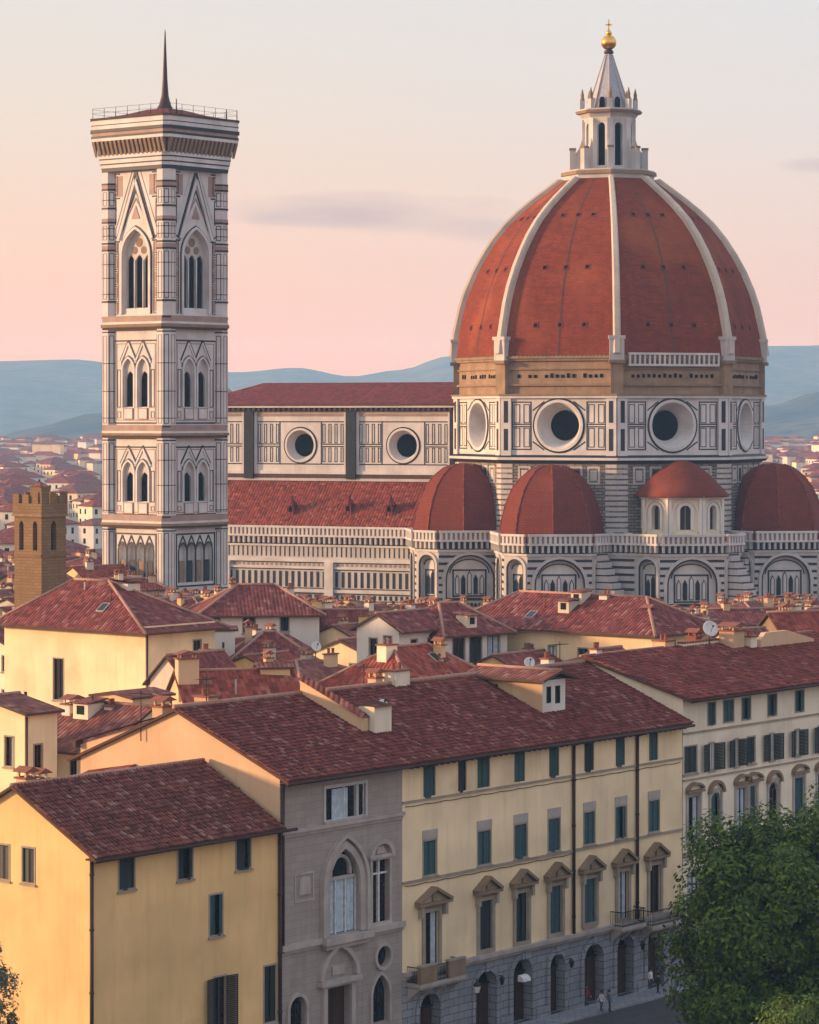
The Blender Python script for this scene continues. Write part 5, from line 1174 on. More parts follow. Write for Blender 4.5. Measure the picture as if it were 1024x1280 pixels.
town('white_gabled_house', 'white gabled house with two dark square windows in its gable', 499, 788, 300, PH, 8.0, 5.6, 1.45, wallm='white_plaster', wins=[('l', 3.4, 18.1, 19.9, 1.0, 'glass'), ('l', 1.5, 18.3, 20.2, 1.0, 'glass'), ('f', 2.4, 18.2, 19.8, 1.0, 'glass'), ('f', 5.2, 18.2, 19.8, 1.1, 'shut dark')], chims=[(5, 3.6, 21.6, 0.8, 0.7, 0.7, 'white_plaster', 'pots')])
town('loggia_house', 'house with deep dark roof loggia and white pillars left of the long yellow wall', 556, 793, 303, 40, 8.6, 10, 2.6, h0=3.5, h1=2.5, wallm='white_plaster', wins=[('f', 1.9, 16.6, 19.8, 1.6, 'glass'), ('f', 4.2, 16.6, 19.8, 1.6, 'shut dark'), ('f', 6.7, 16.6, 19.8, 1.6, 'glass'), ('l', 2.5, 17.3, 19.2, 0.9, 'glass')], chims=[(4, 6.4, 22, 0.8)])
town('long_yellow_house', 'long yellow house with three dark windows under a broad hipped roof below the dome', 816, 790, 300, PH, 11, 25.5, 2.9, axis='y', h0=4.5, h1=4.5, wallm='yellow_plaster', oh=1.0,
     wins=[('l', 15.6, 16.4, 18.7, 1.05, 'shut'), ('l', 12.6, 16.5, 18.7, 0.95, 'glass'), ('l', 8.6, 16.9, 18.6, 1.4, 'glass'), ('l', 20, 16.4, 18.7, 1.0, 'shut'), ('l', 3.4, 17.4, 18.3, 1.6, 'glass white'), ('f', 1.2, 17.0, 19.2, 1.0, 'glass'), ('f', 3.6, 17.0, 19.2, 1.0, 'shut dark'), ('f', 6.4, 17.0, 19.2, 1.0, 'glass')],
     chims=[(5.4, 9.5, 22.6, 1.2, 1.4, 1.0, 'white_plaster', 'pots'), (6.2, 22, 21.8, 0.9), (4.0, 3.2, 21.3, 1.1, 0.9, 0.9, 'peach_plaster')])
town('altana_hut', 'roof hut with terracotta gable and white posts over dark openings', 772, 838, 262, PH, 4.2, 5.5, 1.5, cat='hut', wallm='white_plaster', roofm='roof_tile_aged', wins=[('f', 1.0, 17.4, 19.2, 1.1, 'glass bare'), ('f', 3.0, 17.4, 19.2, 1.1, 'glass bare'), ('l', 1.6, 17.4, 19.2, 1.4, 'glass bare'), ('l', 4.0, 17.4, 19.2, 1.2, 'glass bare')])
town('back_house', 'house with red hipped roof showing over the middle of the yellow palace ridge', 515, 866, 264, PH, 13, 11, 3.4, h0=4, h1=4, wallm='cream_plaster', roofm='roof_tile_fresh', wins=[('l', 5, 14.5, 16.5, 1.0, 'glass'), ('f', 3, 14.5, 16.5, 1.0, 'shut')], chims=[(3.2, 5.5, 20.5, 1.2, 1.6, 1.1, 'cream_plaster', 'pots'), (9, 4.0, 20.4, 1.0)])
town('corner_tower_house', 'tall narrow yellow house at the left edge above the ochre house', 31, 893, 224, PH, 3.4, 9, 0.9, wallm='yellow_plaster', roofm='roof_tile_aged', oh=0.5, wins=[('l', 1.7, 15.9, 18.2, 0.9, 'glass'), ('l', 1.0+3.8, 16.0, 18.2, 0.9, 'shut dark'), ('f', 1.4, 15.7, 17.6, 0.8, 'glass')], pipe=[(0.12, 'f')])
town('slope_roofed_house', 'low house with a wide purple tiled slope behind the ochre house', 128, 940, 228, PH, 11, 8.6, 2.9, axis='y', wallm='pale_plaster', roofm='roof_tile_aged', wins=[('l', 7.3, 14.0, 16.1, 0.9, 'glass bare'), ('l', 5.4, 14.3, 16.0, 0.8, 'shut dark'), ('l', 3.2, 14.3, 16.0, 0.8, 'glass bare'), ('l', 1.3, 14.3, 16.0, 0.8, 'glass bare')], chims=[(5, 4, 18.6, 1.0, 0.8, 0.8, 'white_plaster', 'pots'), (4.3, 7.6, 18.9, 0.7, 1.6, 0.9, 'white_plaster')])
town('edge_house', 'cream house with purple roof cut by the left edge beside the large yellow house', 20, 813, 312, PH, 4.2, 13, 2.2, wallm='cream_plaster', wins=[('l', 1.6, 15.5, 17.2, 1.0, 'glass'), ('l', 4.6, 15.5, 17.2, 1.0, 'shut dark'), ('l', 1.6, 11.6, 13.6, 1.0, 'glass'), ('l', 4.6, 11.6, 13.6, 1.0, 'glass')], chims=[(2, 6, 19.8, 1)])
town('terrace_house', 'flat terrace house with peach parapets at the foot of the large yellow house', 166, 874, 246, PH, 4.6, 4.6, 0.35, wallm='peach_plaster', roofm='roof_tile_aged', oh=0.25, wins=[('f', 1.2, 16.1, 18.2, 0.9, 'glass bare'), ('f', 3.1, 16.1, 18.2, 1.2, 'glass bare'), ('l', 2.3, 16.2, 18.2, 1.0, 'glass bare')], ridge=False)
town('brown_gabled_house', 'brown gabled house with tiled roofs beside the white dish at the right edge', 985, 803, 296, 24, 9, 7, 2.6, wallm='brown_trim', roofm='roof_tile_fresh', wins=[('f', 2.0, 17.2, 19.0, 0.9, 'glass'), ('f', 5.5, 17.2, 19.0, 0.9, 'glass'), ('l', 3.5, 17.4, 19.2, 0.9, 'glass')], chims=[(2, 4, 21.7, 1.1, 1.0, 0.8, 'peach_plaster'), (6.5, 3, 21.6, 0.8, 0.8, 0.8, 'white_plaster', 'pots')])
town('small_stone_house', 'small pale stone house with rounded gable between the long yellow house and the dish', 925, 812, 290, 30, 5, 6, 1.6, wallm='peach_plaster', roofm='roof_tile_aged', wins=[('f', 1.4, 17.3, 18.9, 0.8, 'glass'), ('f', 3.5, 17.3, 18.9, 0.8, 'glass'), ('l', 3, 17.4, 19.0, 0.9, 'glass arched')], chims=[(1.2, 3, 20.5, 1.0, 1.0, 0.9, 'peach_plaster', 'pots')])

# brown medieval tower
loc, zt = surveyed(52, 620, 340)
mt_ = thing('medieval_tower', 'square brown masonry tower with battlements and long dark belfry slits', 'tower', (loc[0], loc[1], 0), PH)
TL, TW = 3.9, 4.5
mb = MB()
for f, n in (('f', 1), ('l', 2), ('r', 2), ('b', 1)):
    mb.M = face_matrix(f, TL, TW); Lf = TL if f in 'fb' else TW
    ops = [O(Lf*(i+0.5)/n-0.42+(0.1 if n == 2 else 0), Lf*(i+0.5)/n+0.42, zt-6.3, zt-2.9, 'pointed', depth=0.7) for i in range(n)]
    wall(mb, 0, Lf, GZ-0.5, zt-2.0, ops, 0.7, 'brown_masonry')
    for o in ops: pane(mb, o, 0.7, 'dark_interior')
    mb.box(-0.15, Lf+0.15, -0.15, 0.1, zt-7.0, zt-6.75, 'brown_masonry')
part('shaft', mb, mt_)
mb = MB(); mb.box(-0.22, TL+0.22, -0.22, TW+0.22, zt-2.4, zt-2.15, 'brown_trim'); mb.box(-0.14, TL+0.14, -0.14, TW+0.14, zt-2.15, zt-0.9, 'brown_masonry')
for f in 'flrb':
    mb.M = face_matrix(f, TL, TW); Lf = TL if f in 'fb' else TW
    for i in range(3):
        a = -0.14+(Lf+0.28)*(i/3); mb.box(a+0.02, a+(Lf+0.28)/3*0.66, -0.16, 0.1, zt-0.9, zt+random.uniform(0.0, 0.5), 'brown_masonry')
part('battlement', mb, mt_)
mb = MB(); mb.box(1.1, 2.6, 1.2, 3.0, zt-1.0, zt+1.0, 'brown_masonry'); mb.lathe([(1.2, zt+1.0), (0.05, zt+1.6)], 4, 'roof_tile_aged', 0.5, (1.85, 2.1)); part('stair_turret', mb, mt_)
FOOT.append((loc, PH, TL, TW))

# ---- repeated houses fill the quarter: each its own walls, roof, windows and chimney
def frame_x(x, d): return CX+F*x/d
RNG = random.Random(21)
def inside(p, foot, pad):
    (lx, ly), rz, L, W = foot; dx, dy = p[0]-lx, p[1]-ly; c, s_ = math.cos(R(rz)), math.sin(R(rz))
    a, b = dx*c+dy*s_, -dx*s_+dy*c
    return -pad < a < L+pad and -pad < b < W+pad
def blocked(p, r):
    rel = Vector((p[0]-Acorner.x, p[1]-Acorner.y)); uu = rel.x*U.x+rel.y*U.y; vv = rel.x*V.x+rel.y*V.y
    if vv < 21+r: return True
    if (Vector((p[0], p[1]))-Vector((C0.x, C0.y))).length < 52+r: return True
    q = Rz(-(D0-22.5)) @ (Vector((p[0], p[1], 0))-C0)
    if -88-r < q.x < 5 and -24-r < q.y < 24+r: return True
    if (Vector((p[0], p[1]))-Vector((-39.7, 480.7))).length < 13+r: return True
    return any(inside(p, f, r) for f in FOOT)
WALLS = ['cream_plaster', 'pale_plaster', 'yellow_plaster', 'white_plaster', 'peach_plaster', 'ochre_plaster']
ROOFS = ['roof_tile', 'roof_tile', 'roof_tile_aged', 'roof_tile_fresh']
WNAME = dict(cream_plaster='cream', pale_plaster='pale grey', yellow_plaster='yellow', white_plaster='white', peach_plaster='peach', ochre_plaster='ochre')
RNAME = dict(roof_tile='dark red', roof_tile_aged='weathered brown', roof_tile_fresh='bright red')
def unit_house(L, W, wallm, roofm, hip):
    """one town house at eave height 0 above a tall wall, front and side windows, a chimney"""
    t = thing('town_house', None, None)
    mb = MB(); ops = {}
    for f in 'flrb':
        mb.M = face_matrix(f, L, W); n = int((L if f in 'fb' else W)/3.2); Lf = L if f in 'fb' else W
        ops[f] = [O(Lf*(i+0.5)/n-0.5, Lf*(i+0.5)/n+0.5, -2.7, -0.9) for i in range(n)]
        wall(mb, 0, Lf, -22, 0, ops[f], 0.25, wallm)
    mb.M = Matrix.Identity(4); rise = W*0.19
    if not hip:
        mb.poly([(0, W, 0), (0, 0, 0), (0, W/2, rise)], wallm); mb.poly([(L, 0, 0), (L, W, 0), (L, W/2, rise)], wallm)
    part('wall', mb, t)
    mb = MB(); roof_slabs(mb, L, W, 0, rise, W*0.45 if hip else 0, W*0.45 if hip else 0, 0.7, 0.3, roofm); part('roof', mb, t)
    for f in 'fl':
        for o in ops[f]: window(t, face_matrix(f, L, W), o, RNG.choice(('glass', 'shut', 'shut dark')), 'stone_trim', False)
    for k in range(RNG.choice((1, 2, 2, 3))): chimney(t, L*RNG.uniform(0.15, 0.85), W*RNG.uniform(0.3, 0.65), rise-0.6, RNG.uniform(0.6, 1.6), RNG.uniform(0.6, 1.5), RNG.uniform(0.6, 1.0), RNG.choice(WALLS), RNG.choice(('tile', 'pots')))
    return t
PROTO = []
for i in range(12):
    wm, rm = WALLS[i % 6], ROOFS[i % 4]; hip = i % 3 == 0
    PROTO.append((unit_house(RNG.uniform(7.5, 12.5), RNG.uniform(6, 9), wm, rm, hip), wm, rm, hip, [False]))
cells = []
d = 268.0
while d < 560:
    x = (-70-CX)*d/F
    while x < (1095-CX)*d/F:
        cells.append((x+RNG.uniform(-2, 2), d+RNG.uniform(-3, 3))); x += 11.5
    d += 10.0
placed = []
for (x, d) in cells:
    if blocked((x, d), 3.5): continue
    px = frame_x(x, d)
    if px < 330 and d < 318: continue
    lim = 752 if px > 285 else 742                         # the roofs stay below the cathedral's arcade and the tower's foot
    if px < 118: lim = 690+ (d < 340)*70
    if 560 < px < 900 and d > 380: lim = 757
    zcap = EYE-(lim-HY)*d/F
    i = RNG.randrange(12); pr, wm, rm, hip, used = PROTO[i]
    ze = min(17.5, zcap-2.2)-RNG.uniform(0, 2.2)
    if ze < 2: continue
    if used[0]: o = copy_tree(pr)
    else: o = pr; used[0] = True
    o.location = (x, d, ze); o.rotation_euler = (0, 0, R(PH+RNG.choice((0, 0, -38, 8, -14))+RNG.uniform(-5, 5)))
    where = 'beside the foot of the bell tower' if 100 < px < 300 else ('below the long aisle wall' if px < 520 else ('in front of the arcaded tribunes' if px < 1100 and d > 360 else 'between the palaces and the cathedral'))
    if px <= 100: where = 'behind the brown battlemented tower'
    tag(o, '%s house with %s %s roof %s' % (WNAME[wm], RNAME[rm], 'hipped' if hip else 'gabled', where), 'house', 'crowded old town houses')
    placed.append((x, d))
for pr, wm, rm, hip, used in PROTO:
    if not used[0]:
        for c in [*pr.children_recursive, pr]: bpy.data.objects.remove(c)

# ---- the city beyond: small single-piece houses, then one mass of roofs on the plain
def far_mesh(L, W, h, wallm, roofm):
    mb = MB(); mb.box(0, L, 0, W, -4, h, wallm); mb.M = Tr(0, 0, h); roof_slabs(mb, L, W, 0, W*0.2, W*0.4, W*0.4, 0.6, 0.3, roofm, ridge=False); mb.M = Matrix.Identity(4)
    for f in 'fl':
        mb.M = face_matrix(f, L, W); n = int((L if f == 'f' else W)/3.5)
        for k in range(n):
            for zf in (h-3, h-6.5, h-10): 
                if zf > 0: mb.box((k+0.3)*3.5, (k+0.3)*3.5+1.1, -0.04, 0.1, zf, zf+1.8, 'dark_interior')
    return mb
def far_house(k):
    o = far_mesh(RNG.uniform(11, 24), RNG.uniform(9, 13), RNG.uniform(8, 15), RNG.choice(WALLS[:5]), RNG.choice(ROOFS)).build('house'); return o
FAR = [far_house(k) for k in range(14)]; first = [True]*14; nfar = 0
d = 575.0
while d < 2200:
    step = 15+d*0.011
    for x0p, x1p in ((-70, 285), (955, 1095)):
        x = (x0p-CX)*d/F
        while x < (x1p-CX)*d/F:
            X = x+RNG.uniform(-4, 4); D = d+RNG.uniform(-5, 5); x += step
            if nfar >= 285 or RNG.random() < 0.1: continue
            px = frame_x(X, D)
            if 125 < px < 280 and D > 700: continue
            if (Vector((X, D))-Vector((C0.x, C0.y))).length < 75: continue
            q = Rz(-(D0-22.5)) @ (Vector((X, D, 0))-C0)
            if -105 < q.x < 20 and -34 < q.y < 34: continue
            i = RNG.randrange(14)
            if first[i]: o = FAR[i]; first[i] = False
            else: o = FAR[i].copy(); col.objects.link(o)
            o.location = (X, D, GZ); o.rotation_euler = (0, 0, R(PH+RNG.uniform(-40, 25))); nfar += 1
            tag(o, 'small tiled house of the hazy city %s' % ('left of the bell tower' if px < 300 else 'behind the rightmost half dome'), 'house', 'houses of the far city')
    d += step*1.05
mb = MB()
for k in range(5200):
    D = RNG.uniform(1500, 3150); X = RNG.uniform(-0.235, 0.235)*D
    if D < 2300 and (-0.157 < X/D < -0.062 or 0.12 < X/D < 0.158): continue
    s1, s2, h = RNG.uniform(9, 26), RNG.uniform(8, 14), RNG.uniform(6, 15)*(1.5 if RNG.random() < 0.06 else 1)
    slope = 0.0
    if D > 2750: slope = 10*((D-2750)/400)**2
    mb.M = Tr(X, D, GZ+slope) @ Rz(RNG.uniform(0, 180)); wm = RNG.choice(WALLS[:5]); mb.box(-s1/2, s1/2, -s2/2, s2/2, -8, h, wm)
    mb.add([(-s1/2-0.5, -s2/2-0.5, h), (s1/2+0.5, -s2/2-0.5, h), (s1/2+0.5, s2/2+0.5, h), (-s1/2-0.5, s2/2+0.5, h), (-s1/2+s2*0.3, 0, h+s2*0.22), (s1/2-s2*0.3, 0, h+s2*0.22)], [(0, 1, 5, 4), (2, 3, 4, 5), (3, 0, 4), (1, 2, 5)], RNG.choice(ROOFS))
for k in range(90):
    D = RNG.uniform(2720, 3050); X = RNG.uniform(-0.2, 0.2)*D; zg = HEIGHT['hills'](X, D)
    s1, s2, h = RNG.uniform(9, 20), RNG.uniform(8, 12), RNG.uniform(6, 10); mb.M = Tr(X, D, zg) @ Rz(RNG.uniform(0, 180)); mb.box(-s1/2, s1/2, -s2/2, s2/2, -6, h, RNG.choice(WALLS[:5]))
    mb.add([(-s1/2-0.5, -s2/2-0.5, h), (s1/2+0.5, -s2/2-0.5, h), (s1/2+0.5, s2/2+0.5, h), (-s1/2-0.5, s2/2+0.5, h), (-s1/2+s2*0.3, 0, h+s2*0.22), (s1/2-s2*0.3, 0, h+s2*0.22)], [(0, 1, 5, 4), (2, 3, 4, 5), (3, 0, 4), (1, 2, 5)], RNG.choice(ROOFS))
tag(mb.build('distant_city'), 'hazy mass of roofs spreading to the foot of the hills', 'city', None, 'stuff')

# ---------------------------------------------------------------- aerials and dishes on the roofs
def aerial(x, y, z, h, label):
    mb = MB(); mb.tube((0, 0, -0.6), (0, 0, h), 0.045, 0.035, 6, 'iron'); t = thing('tv_aerial', label, 'aerial', (x, y, z), RNG.uniform(-30, 60), 'roof aerials'); part('mast', mb, t)
    mb = MB(); mb.tube((-0.8, 0, h-0.25), (0.9, 0, h-0.25), 0.03, 0.03, 5, 'iron')
    for k in range(7): mb.tube((-0.7+k*0.24, -0.45+k*0.02, h-0.25), (-0.7+k*0.24, 0.45-k*0.02, h-0.25), 0.018, 0.018, 4, 'iron')
    part('antenna', mb, t)
def dish(x, y, z, r, rz, label):
    t = thing('satellite_dish', label, 'satellite dish', (x, y, z), rz, 'satellite dishes')
    mb = MB(); mb.M = Tr(0, 0, 0.9) @ Matrix.Rotation(R(68), 4, 'X'); mb.lathe([(0.02, 0.0), (r*0.4, 0.03*r), (r*0.75, 0.12*r), (r, 0.24*r), (r*0.98, 0.27*r), (r*0.72, 0.16*r), (0.02, 0.05)], 20, 'white_paint', 0, (0, 0), True); part('reflector', mb, t)
    mb = MB(); mb.tube((0, 0.05, -0.5), (0, 0.05, 0.9), 0.05, 0.05, 6, 'iron'); mb.tube((0, -0.1, 0.55), (0, -r*0.9, 1.2), 0.025, 0.025, 5, 'iron'); mb.box(-0.06, 0.06, -r*0.9-0.1, -r*0.9+0.05, 1.14, 1.28, 'iron'); part('bracket', mb, t)
def on_row(t_, v_): p = Acorner+U*t_+V*v_; return p.x, p.y
zr_ = lambda v_: RZ_+v_*slp if v_ < RW else RZ_+RISE-(v_-RW)*slp
aerial(*on_row(-0.25, 12.9), 20.2, 3.0, 'tall rusty aerial mast against the peach gable of the grey palace')
aerial(*on_row(3.0, 9.6), 22.0, 2.2, 'thin aerial on the ridge of the grey palace')
aerial(*on_row(20.4, 9.6), 22.0, 1.9, 'thin aerial on the yellow palace ridge left of the boxy dormer')
aerial(*on_row(45.5, 9.6), 22.0, 2.1, 'thin aerial at the right end of the yellow palace ridge')
aerial(*on_row(63.0, 10.0), 22.6, 2.0, 'thin aerial on the ridge of the cream palace')
dish(*on_row(67.4, 9.3), 23.0, 0.72, 20, 'large white dish standing above the cream palace ridge')
dish(*on_row(17.3, 5.2), zr_(5.2)+0.3, 0.4, 30, 'small dish on the roof tiles right of the cream chimney block')
dish(*on_row(40.5, 9.0), 21.8, 0.45, 10, 'small dish near the right end of the yellow palace ridge')
q = at(395, 812, 300); dish(q.x, q.y, q.z-0.6, 0.55, 25, 'grey white dish left of the white gabled house')

# ---------------------------------------------------------------- trees
def leafmat(name, c, c2):
    m, t_, b = newmat(name); g = nd(t_, 'ShaderNodeNewGeometry')
    a = ramp(t_, g.outputs['Random Per Island'], [(0.0, sh(c, 0.55)), (0.5, c), (0.9, c2), (1.0, sh(c2, 1.3))]); f = noise_fac(t_, 0.5, 3.0)
    a = mixc(t_, mth(t_, 'MULTIPLY_ADD', f, 2.4, -0.9, clamp=True), a, mixc(t_, 0.5, a, sh(c2, 0.9))); t_.links.new(a, b.inputs['Base Color']); b.inputs['Roughness'].default_value = 0.55; b.inputs['Specular IOR Level'].default_value = 0.25
    tr = nd(t_, 'ShaderNodeBsdfTranslucent'); t_.links.new(a, tr.inputs[0]); mx = nd(t_, 'ShaderNodeMixShader'); mx.inputs[0].default_value = 0.25
    t_.links.new(b.outputs[0], mx.inputs[1]); t_.links.new(tr.outputs[0], mx.inputs[2]); t_.links.new(mx.outputs[0], t_.nodes['Material Output'].inputs[0])
leafmat('leaf_green', (0.042, 0.092, 0.007), (0.115, 0.195, 0.014))
leafmat('leaf_bright', (0.07, 0.13, 0.015), (0.12, 0.20, 0.03))
leafmat('leaf_olive', (0.13, 0.155, 0.10), (0.22, 0.24, 0.16))
def tree(name, label, x, y, zb, crown, lobes, leaves, lsize, mat, group=None):
    """crown = (cz, rx, rz): lobes spread through an ellipsoid, leaves spread through each lobe"""
    t = thing(name, label, 'tree', (x, y, zb), 0, group); cz, rx, rz = crown; rg = random.Random(int(x*10+y))
    mb = MB(); mb.tube((0, 0, -0.3), (0.1, 0, cz*0.55), rx*0.07, rx*0.05, 10, 'bark')
    cen = []
    for i in range(lobes):
        z_ = rg.uniform(-1, 1); a = rg.uniform(0, 2*math.pi); q = math.sqrt(1-z_*z_); k = rg.choice((0.55, 0.7, 0.8, 0.9, 0.97, 1.04))*rg.uniform(0.9, 1.06)
        cen.append((Vector((q*math.cos(a)*rx*k, q*math.sin(a)*rx*k, cz+z_*rz*k)), rx*rg.choice((0.12, 0.16, 0.2, 0.25, 0.31))))
    for c, r_ in cen[::6]:
        mid = Vector((c.x*0.35, c.y*0.35, cz*0.55+(c.z-cz*0.55)*0.45)); mb.tube((0.1, 0, cz*0.5), tuple(mid), rx*0.035, rx*0.02, 6, 'bark'); mb.tube(tuple(mid), tuple(c), rx*0.02, rx*0.006, 5, 'bark')
    part('trunk', mb, t)
    vs, fs = [], []
    for c, r_ in cen:
        out = Vector((c.x/rx, c.y/rx, (c.z-cz)/rz)); out = out.normalized() if out.length > 0.05 else Vector((0, 0, 1))
        for j in range(leaves):
            p = Vector((rg.gauss(0, 1), rg.gauss(0, 1), rg.gauss(0, 1))).normalized()
            pos = c+p*r_*rg.uniform(0.55, 1.12)
            nrm = (p*0.8+out*0.5+Vector((rg.gauss(0, .5), rg.gauss(0, .5), rg.gauss(0, .5)+0.35))).normalized()
            tx = nrm.orthogonal().normalized(); tx = Matrix.Rotation(rg.uniform(0, 6.28), 3, nrm) @ tx; ty = nrm.cross(tx); s_ = lsize*rg.uniform(0.6, 1.3); o_ = len(vs)
            vs += [tuple(pos-tx*s_), tuple(pos-ty*s_*0.45), tuple(pos+tx*s_), tuple(pos+ty*s_*0.45)]; fs.append((o_, o_+1, o_+2, o_+3))
    mb = MB(); mb.add(vs, fs, mat); part('crown', mb, t)
    return t
q = at(962, 1100, 210); tree('broadleaf_tree', 'big dense green tree in front of the cream palace', q.x, q.y, GZ, (8.1, 6.5, 9.2), 210, 430, 0.23, 'leaf_green')
q = at(1080, 1100, 216); tree('broadleaf_tree', 'second green tree cut off by the right edge behind the big one', q.x, q.y, GZ, (9.0, 6.0, 9.0), 150, 300, 0.23, 'leaf_green')
q = at(1000, 1260, 176); tree('round_bush_tree', 'small bright green round bush at the lower right corner', q.x, q.y, GZ, (8.8, 2.5, 2.4), 70, 220, 0.13, 'leaf_bright')
q = at(-16, 1240, 168); tree('olive_tree', 'feathery grey green tree at the lower left corner', q.x, q.y, GZ, (11.5, 2.2, 4.2), 80, 130, 0.13, 'leaf_olive')

# ---------------------------------------------------------------- street life
def clothes(name, shirt, trousers):
    m, t_, b = newmat(name); c = nd(t_, 'ShaderNodeTexCoord'); s_ = nd(t_, 'ShaderNodeSeparateXYZ'); t_.links.new(c.outputs['Object'], s_.inputs[0])
    z = s_.outputs[2]; ax = mth(t_, 'ABSOLUTE', s_.outputs[0])
    a = mixc(t_, mth(t_, 'GREATER_THAN', z, 0.92), trousers, shirt); a = mixc(t_, mth(t_, 'LESS_THAN', z, 0.09), a, (0.02, 0.018, 0.016)); a = mixc(t_, mth(t_, 'GREATER_THAN', z, 1.46), a, (0.50, 0.30, 0.21))
    hand = mth(t_, 'MULTIPLY', mth(t_, 'GREATER_THAN', ax, 0.21), mth(t_, 'LESS_THAN', z, 0.90)); hand = mth(t_, 'MULTIPLY', hand, mth(t_, 'GREATER_THAN', z, 0.6)); a = mixc(t_, hand, a, (0.50, 0.30, 0.21))
    t_.links.new(a, b.inputs['Base Color']); b.inputs['Roughness'].default_value = 0.85
def person(x, y, z, rz, label, mat, stride=0.12, h=1.0):
    t = thing('person', label, 'person', (x, y, z), rz, 'people on the street'); s = stride
    J = [((0, 0, 0.95), .135), ((0, -.01, 1.12), .125), ((0, 0, 1.32), .15), ((0, .0, 1.46), .06), ((0, -.01, 1.53), .062), ((0, -.02, 1.62), .098), ((0, -.015, 1.72), .07)]
    E_ = [(0, 1), (1, 2), (2, 3), (3, 4), (4, 5), (5, 6)]
    for sx in (-1, 1):
        k = len(J); f = s*sx
        J += [((sx*.09, 0, .88), .10), ((sx*.10, -f*.6-.03, .50), .068), ((sx*.10, f*.6+.0, .10), .045), ((sx*.105, f*.6-.15, .045), .038)]; E_ += [(0, k), (k, k+1), (k+1, k+2), (k+2, k+3)]
        k = len(J)
        J += [((sx*.19, 0, 1.40), .062), ((sx*.245, f*.5+.02, 1.14), .045), ((sx*.25, f*.9-.08, .90), .034), ((sx*.25, f*.95-.11, .81), .038), ((sx*.245, f*.95-.13, .74), .018)]; E_ += [(2, k), (k, k+1), (k+1, k+2), (k+2, k+3), (k+3, k+4)]
        for q_ in (-0.02, 0.0, 0.022): J.append(((sx*(.25+q_), f*.95-.135+abs(q_), .735+abs(q_)), .011)); E_.append((k+3, len(J)-1))
        J.append(((sx*.235, f*.95-.17, .80), .012)); E_.append((k+3, len(J)-1))
    me = bpy.data.meshes.new('body'); me.from_pydata([j[0] for j in J], E_, []); o = bpy.data.objects.new('body', me); col.objects.link(o); o.parent = t; me.materials.append(MATS[mat])
    md = o.modifiers.new('skin', 'SKIN'); o.modifiers.new('sub', 'SUBSURF').levels = 1; o.modifiers['sub'].render_levels = 2
    for v_, j in zip(me.skin_vertices[0].data, J): v_.radius = (j[1], j[1])
    me.skin_vertices[0].data[0].use_root = True
    mb = MB(); mb.M = Tr(0, 0.012, 1.665); mb.lathe([(0.02, 0.125), (0.07, 0.105), (0.105, 0.05), (0.112, -0.02), (0.10, -0.07)], 12, 'hair_dark', 0, (0, 0), True); part('hair', mb, t)
    mb = MB(); mb.M = Tr(0, -0.115, 1.62)
    for sx in (-1, 1): mb.box(sx*0.035-0.012, sx*0.035+0.012, -0.012, 0.02, 0.0, 0.014, 'hair_dark')
    mb.lathe([(0.014, -0.03), (0.004, 0.01)], 6, 'skin', 0, (0, -0.01)); mb.box(-0.022, 0.022, -0.008, 0.02, -0.058, -0.05, 'cloth_red'); part('face', mb, t)
    return t
clothes('outfit_dark', (0.03, 0.035, 0.05), (0.025, 0.027, 0.035)); clothes('outfit_white', (0.62, 0.62, 0.64), (0.05, 0.06, 0.10)); clothes('outfit_blue', (0.10, 0.15, 0.26), (0.04, 0.04, 0.05)); clothes('outfit_red', (0.26, 0.05, 0.045), (0.06, 0.065, 0.09))
def ground_at(px, py): d = F*(EYE-GZ)/(py-HY); return (px-CX)*d/F, d
for px, py, rz, lab, mat, st in ((708, 1264, 20, 'standing person in dark clothes nearest the middle arch', 'outfit_dark', 0.04), (733, 1259, 120, 'person in dark red top walking past the arcade', 'outfit_red', 0.16), (752, 1267, -60, 'person in white shirt walking on the paved street', 'outfit_white', 0.18),
                                 (762, 1266, 100, 'person in blue jacket beside the one in white', 'outfit_blue', 0.1), (813, 1238, 40, 'person in a white shirt under the dark corner balcony', 'outfit_white', 0.05), (823, 1244, -70, 'person in dark clothes walking beside the tree', 'outfit_dark', 0.16)):
    x, y = ground_at(px, py); person(x, y, GZ+0.02, rz, lab, mat, st)
def pier(t_, v_=-1.6): p = Acorner+U*t_+V*v_; return p.x, p.y
x, y = pier(19.9); t = thing('street_lamp', 'dark iron street lamp with pale lantern beside the first archway', 'street lamp', (x, y, GZ+0.15), PH)
mb = MB(); mb.lathe([(0.28, 0), (0.28, 0.25), (0.16, 0.4), (0.12, 1.1), (0.075, 1.3), (0.06, 3.4), (0.1, 3.5)], 10, 'iron', 0, (0, 0), True); part('pole', mb, t)
mb = MB(); mb.lathe([(0.14, 3.5), (0.26, 4.05), (0.3, 4.1), (0.06, 4.4), (0.05, 4.55)], 6, 'iron'); part('lantern', mb, t)
mb = MB(); mb.lathe([(0.155, 3.56), (0.265, 4.02)], 6, 'white_paint'); part('glass', mb, t)
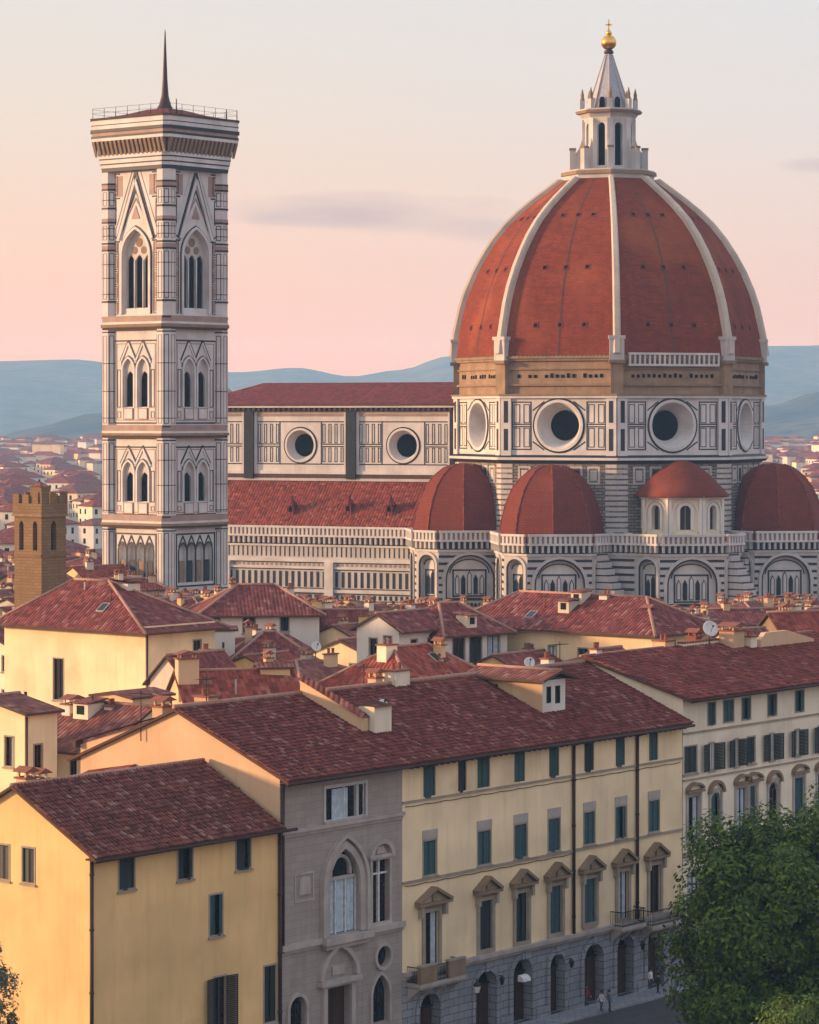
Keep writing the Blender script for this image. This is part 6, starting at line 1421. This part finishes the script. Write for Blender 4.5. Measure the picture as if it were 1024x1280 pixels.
x, y = pier(27.3, -0.1); t = thing('awning', 'small white rounded awning hanging in the third archway', 'awning', (x, y, 0.2), PH)
t.scale = (0.62, 0.62, 0.62)
mb = MB(); n = 9; vs = []
for i in range(n):
    a = math.pi/2*i/(n-1); vs += [(-0.75, -0.9*math.sin(a), -0.15+0.75*math.cos(a)), (0.75, -0.9*math.sin(a), -0.15+0.75*math.cos(a))]
mb.add(vs, [(2*i, 2*i+1, 2*i+3, 2*i+2) for i in range(n-1)], 'cloth_white'); mb.poly([vs[2*i] for i in range(n)]+[(-0.75, 0, -0.15)], 'cloth_white'); mb.poly([vs[2*i+1] for i in range(n)]+[(0.75, 0, -0.15)], 'cloth_white'); part('canvas', mb, t)
mb = MB(); mb.tube((-0.75, -0.9, -0.17), (0.75, -0.9, -0.17), 0.03, 0.03, 6, 'iron'); part('bar', mb, t)
x, y = pier(14.0, -1.9); t = thing('notice_board', 'white notice board standing at the foot of the first archway', 'notice board', (x, y, GZ+0.15), PH)
mb = MB(); mb.box(-0.28, 0.28, -0.04, 0.04, 0.7, 2.1, 'white_paint'); part('panel', mb, t); mb = MB(); mb.tube((-0.2, 0.06, 0), (-0.2, 0.06, 2.0), 0.03, 0.03, 6, 'iron'); mb.tube((0.2, 0.06, 0), (0.2, 0.06, 2.0), 0.03, 0.03, 6, 'iron'); part('post', mb, t)

# ---------------------------------------------------------------- haze over the plain
m = bpy.data.materials.new('haze'); m.use_nodes = True; tn = m.node_tree; tn.nodes.clear()
pv = tn.nodes.new('ShaderNodeVolumePrincipled'); pv.inputs['Color'].default_value = (0.30, 0.60, 1.0, 1); pv.inputs['Absorption Color'].default_value = (1, 1, 1, 1); pv.inputs['Density'].default_value = 0.00014; pv.inputs['Anisotropy'].default_value = 0.1
mo = tn.nodes.new('ShaderNodeOutputMaterial'); tn.links.new(pv.outputs[0], mo.inputs['Volume'])
MATS['haze'] = m
mb = MB(); mb.box(-3300, 3300, -400, 8800, GZ-12, 258, 'haze')
tag(mb.build('haze'), 'thin blue evening haze over the city', 'haze', None, 'stuff')
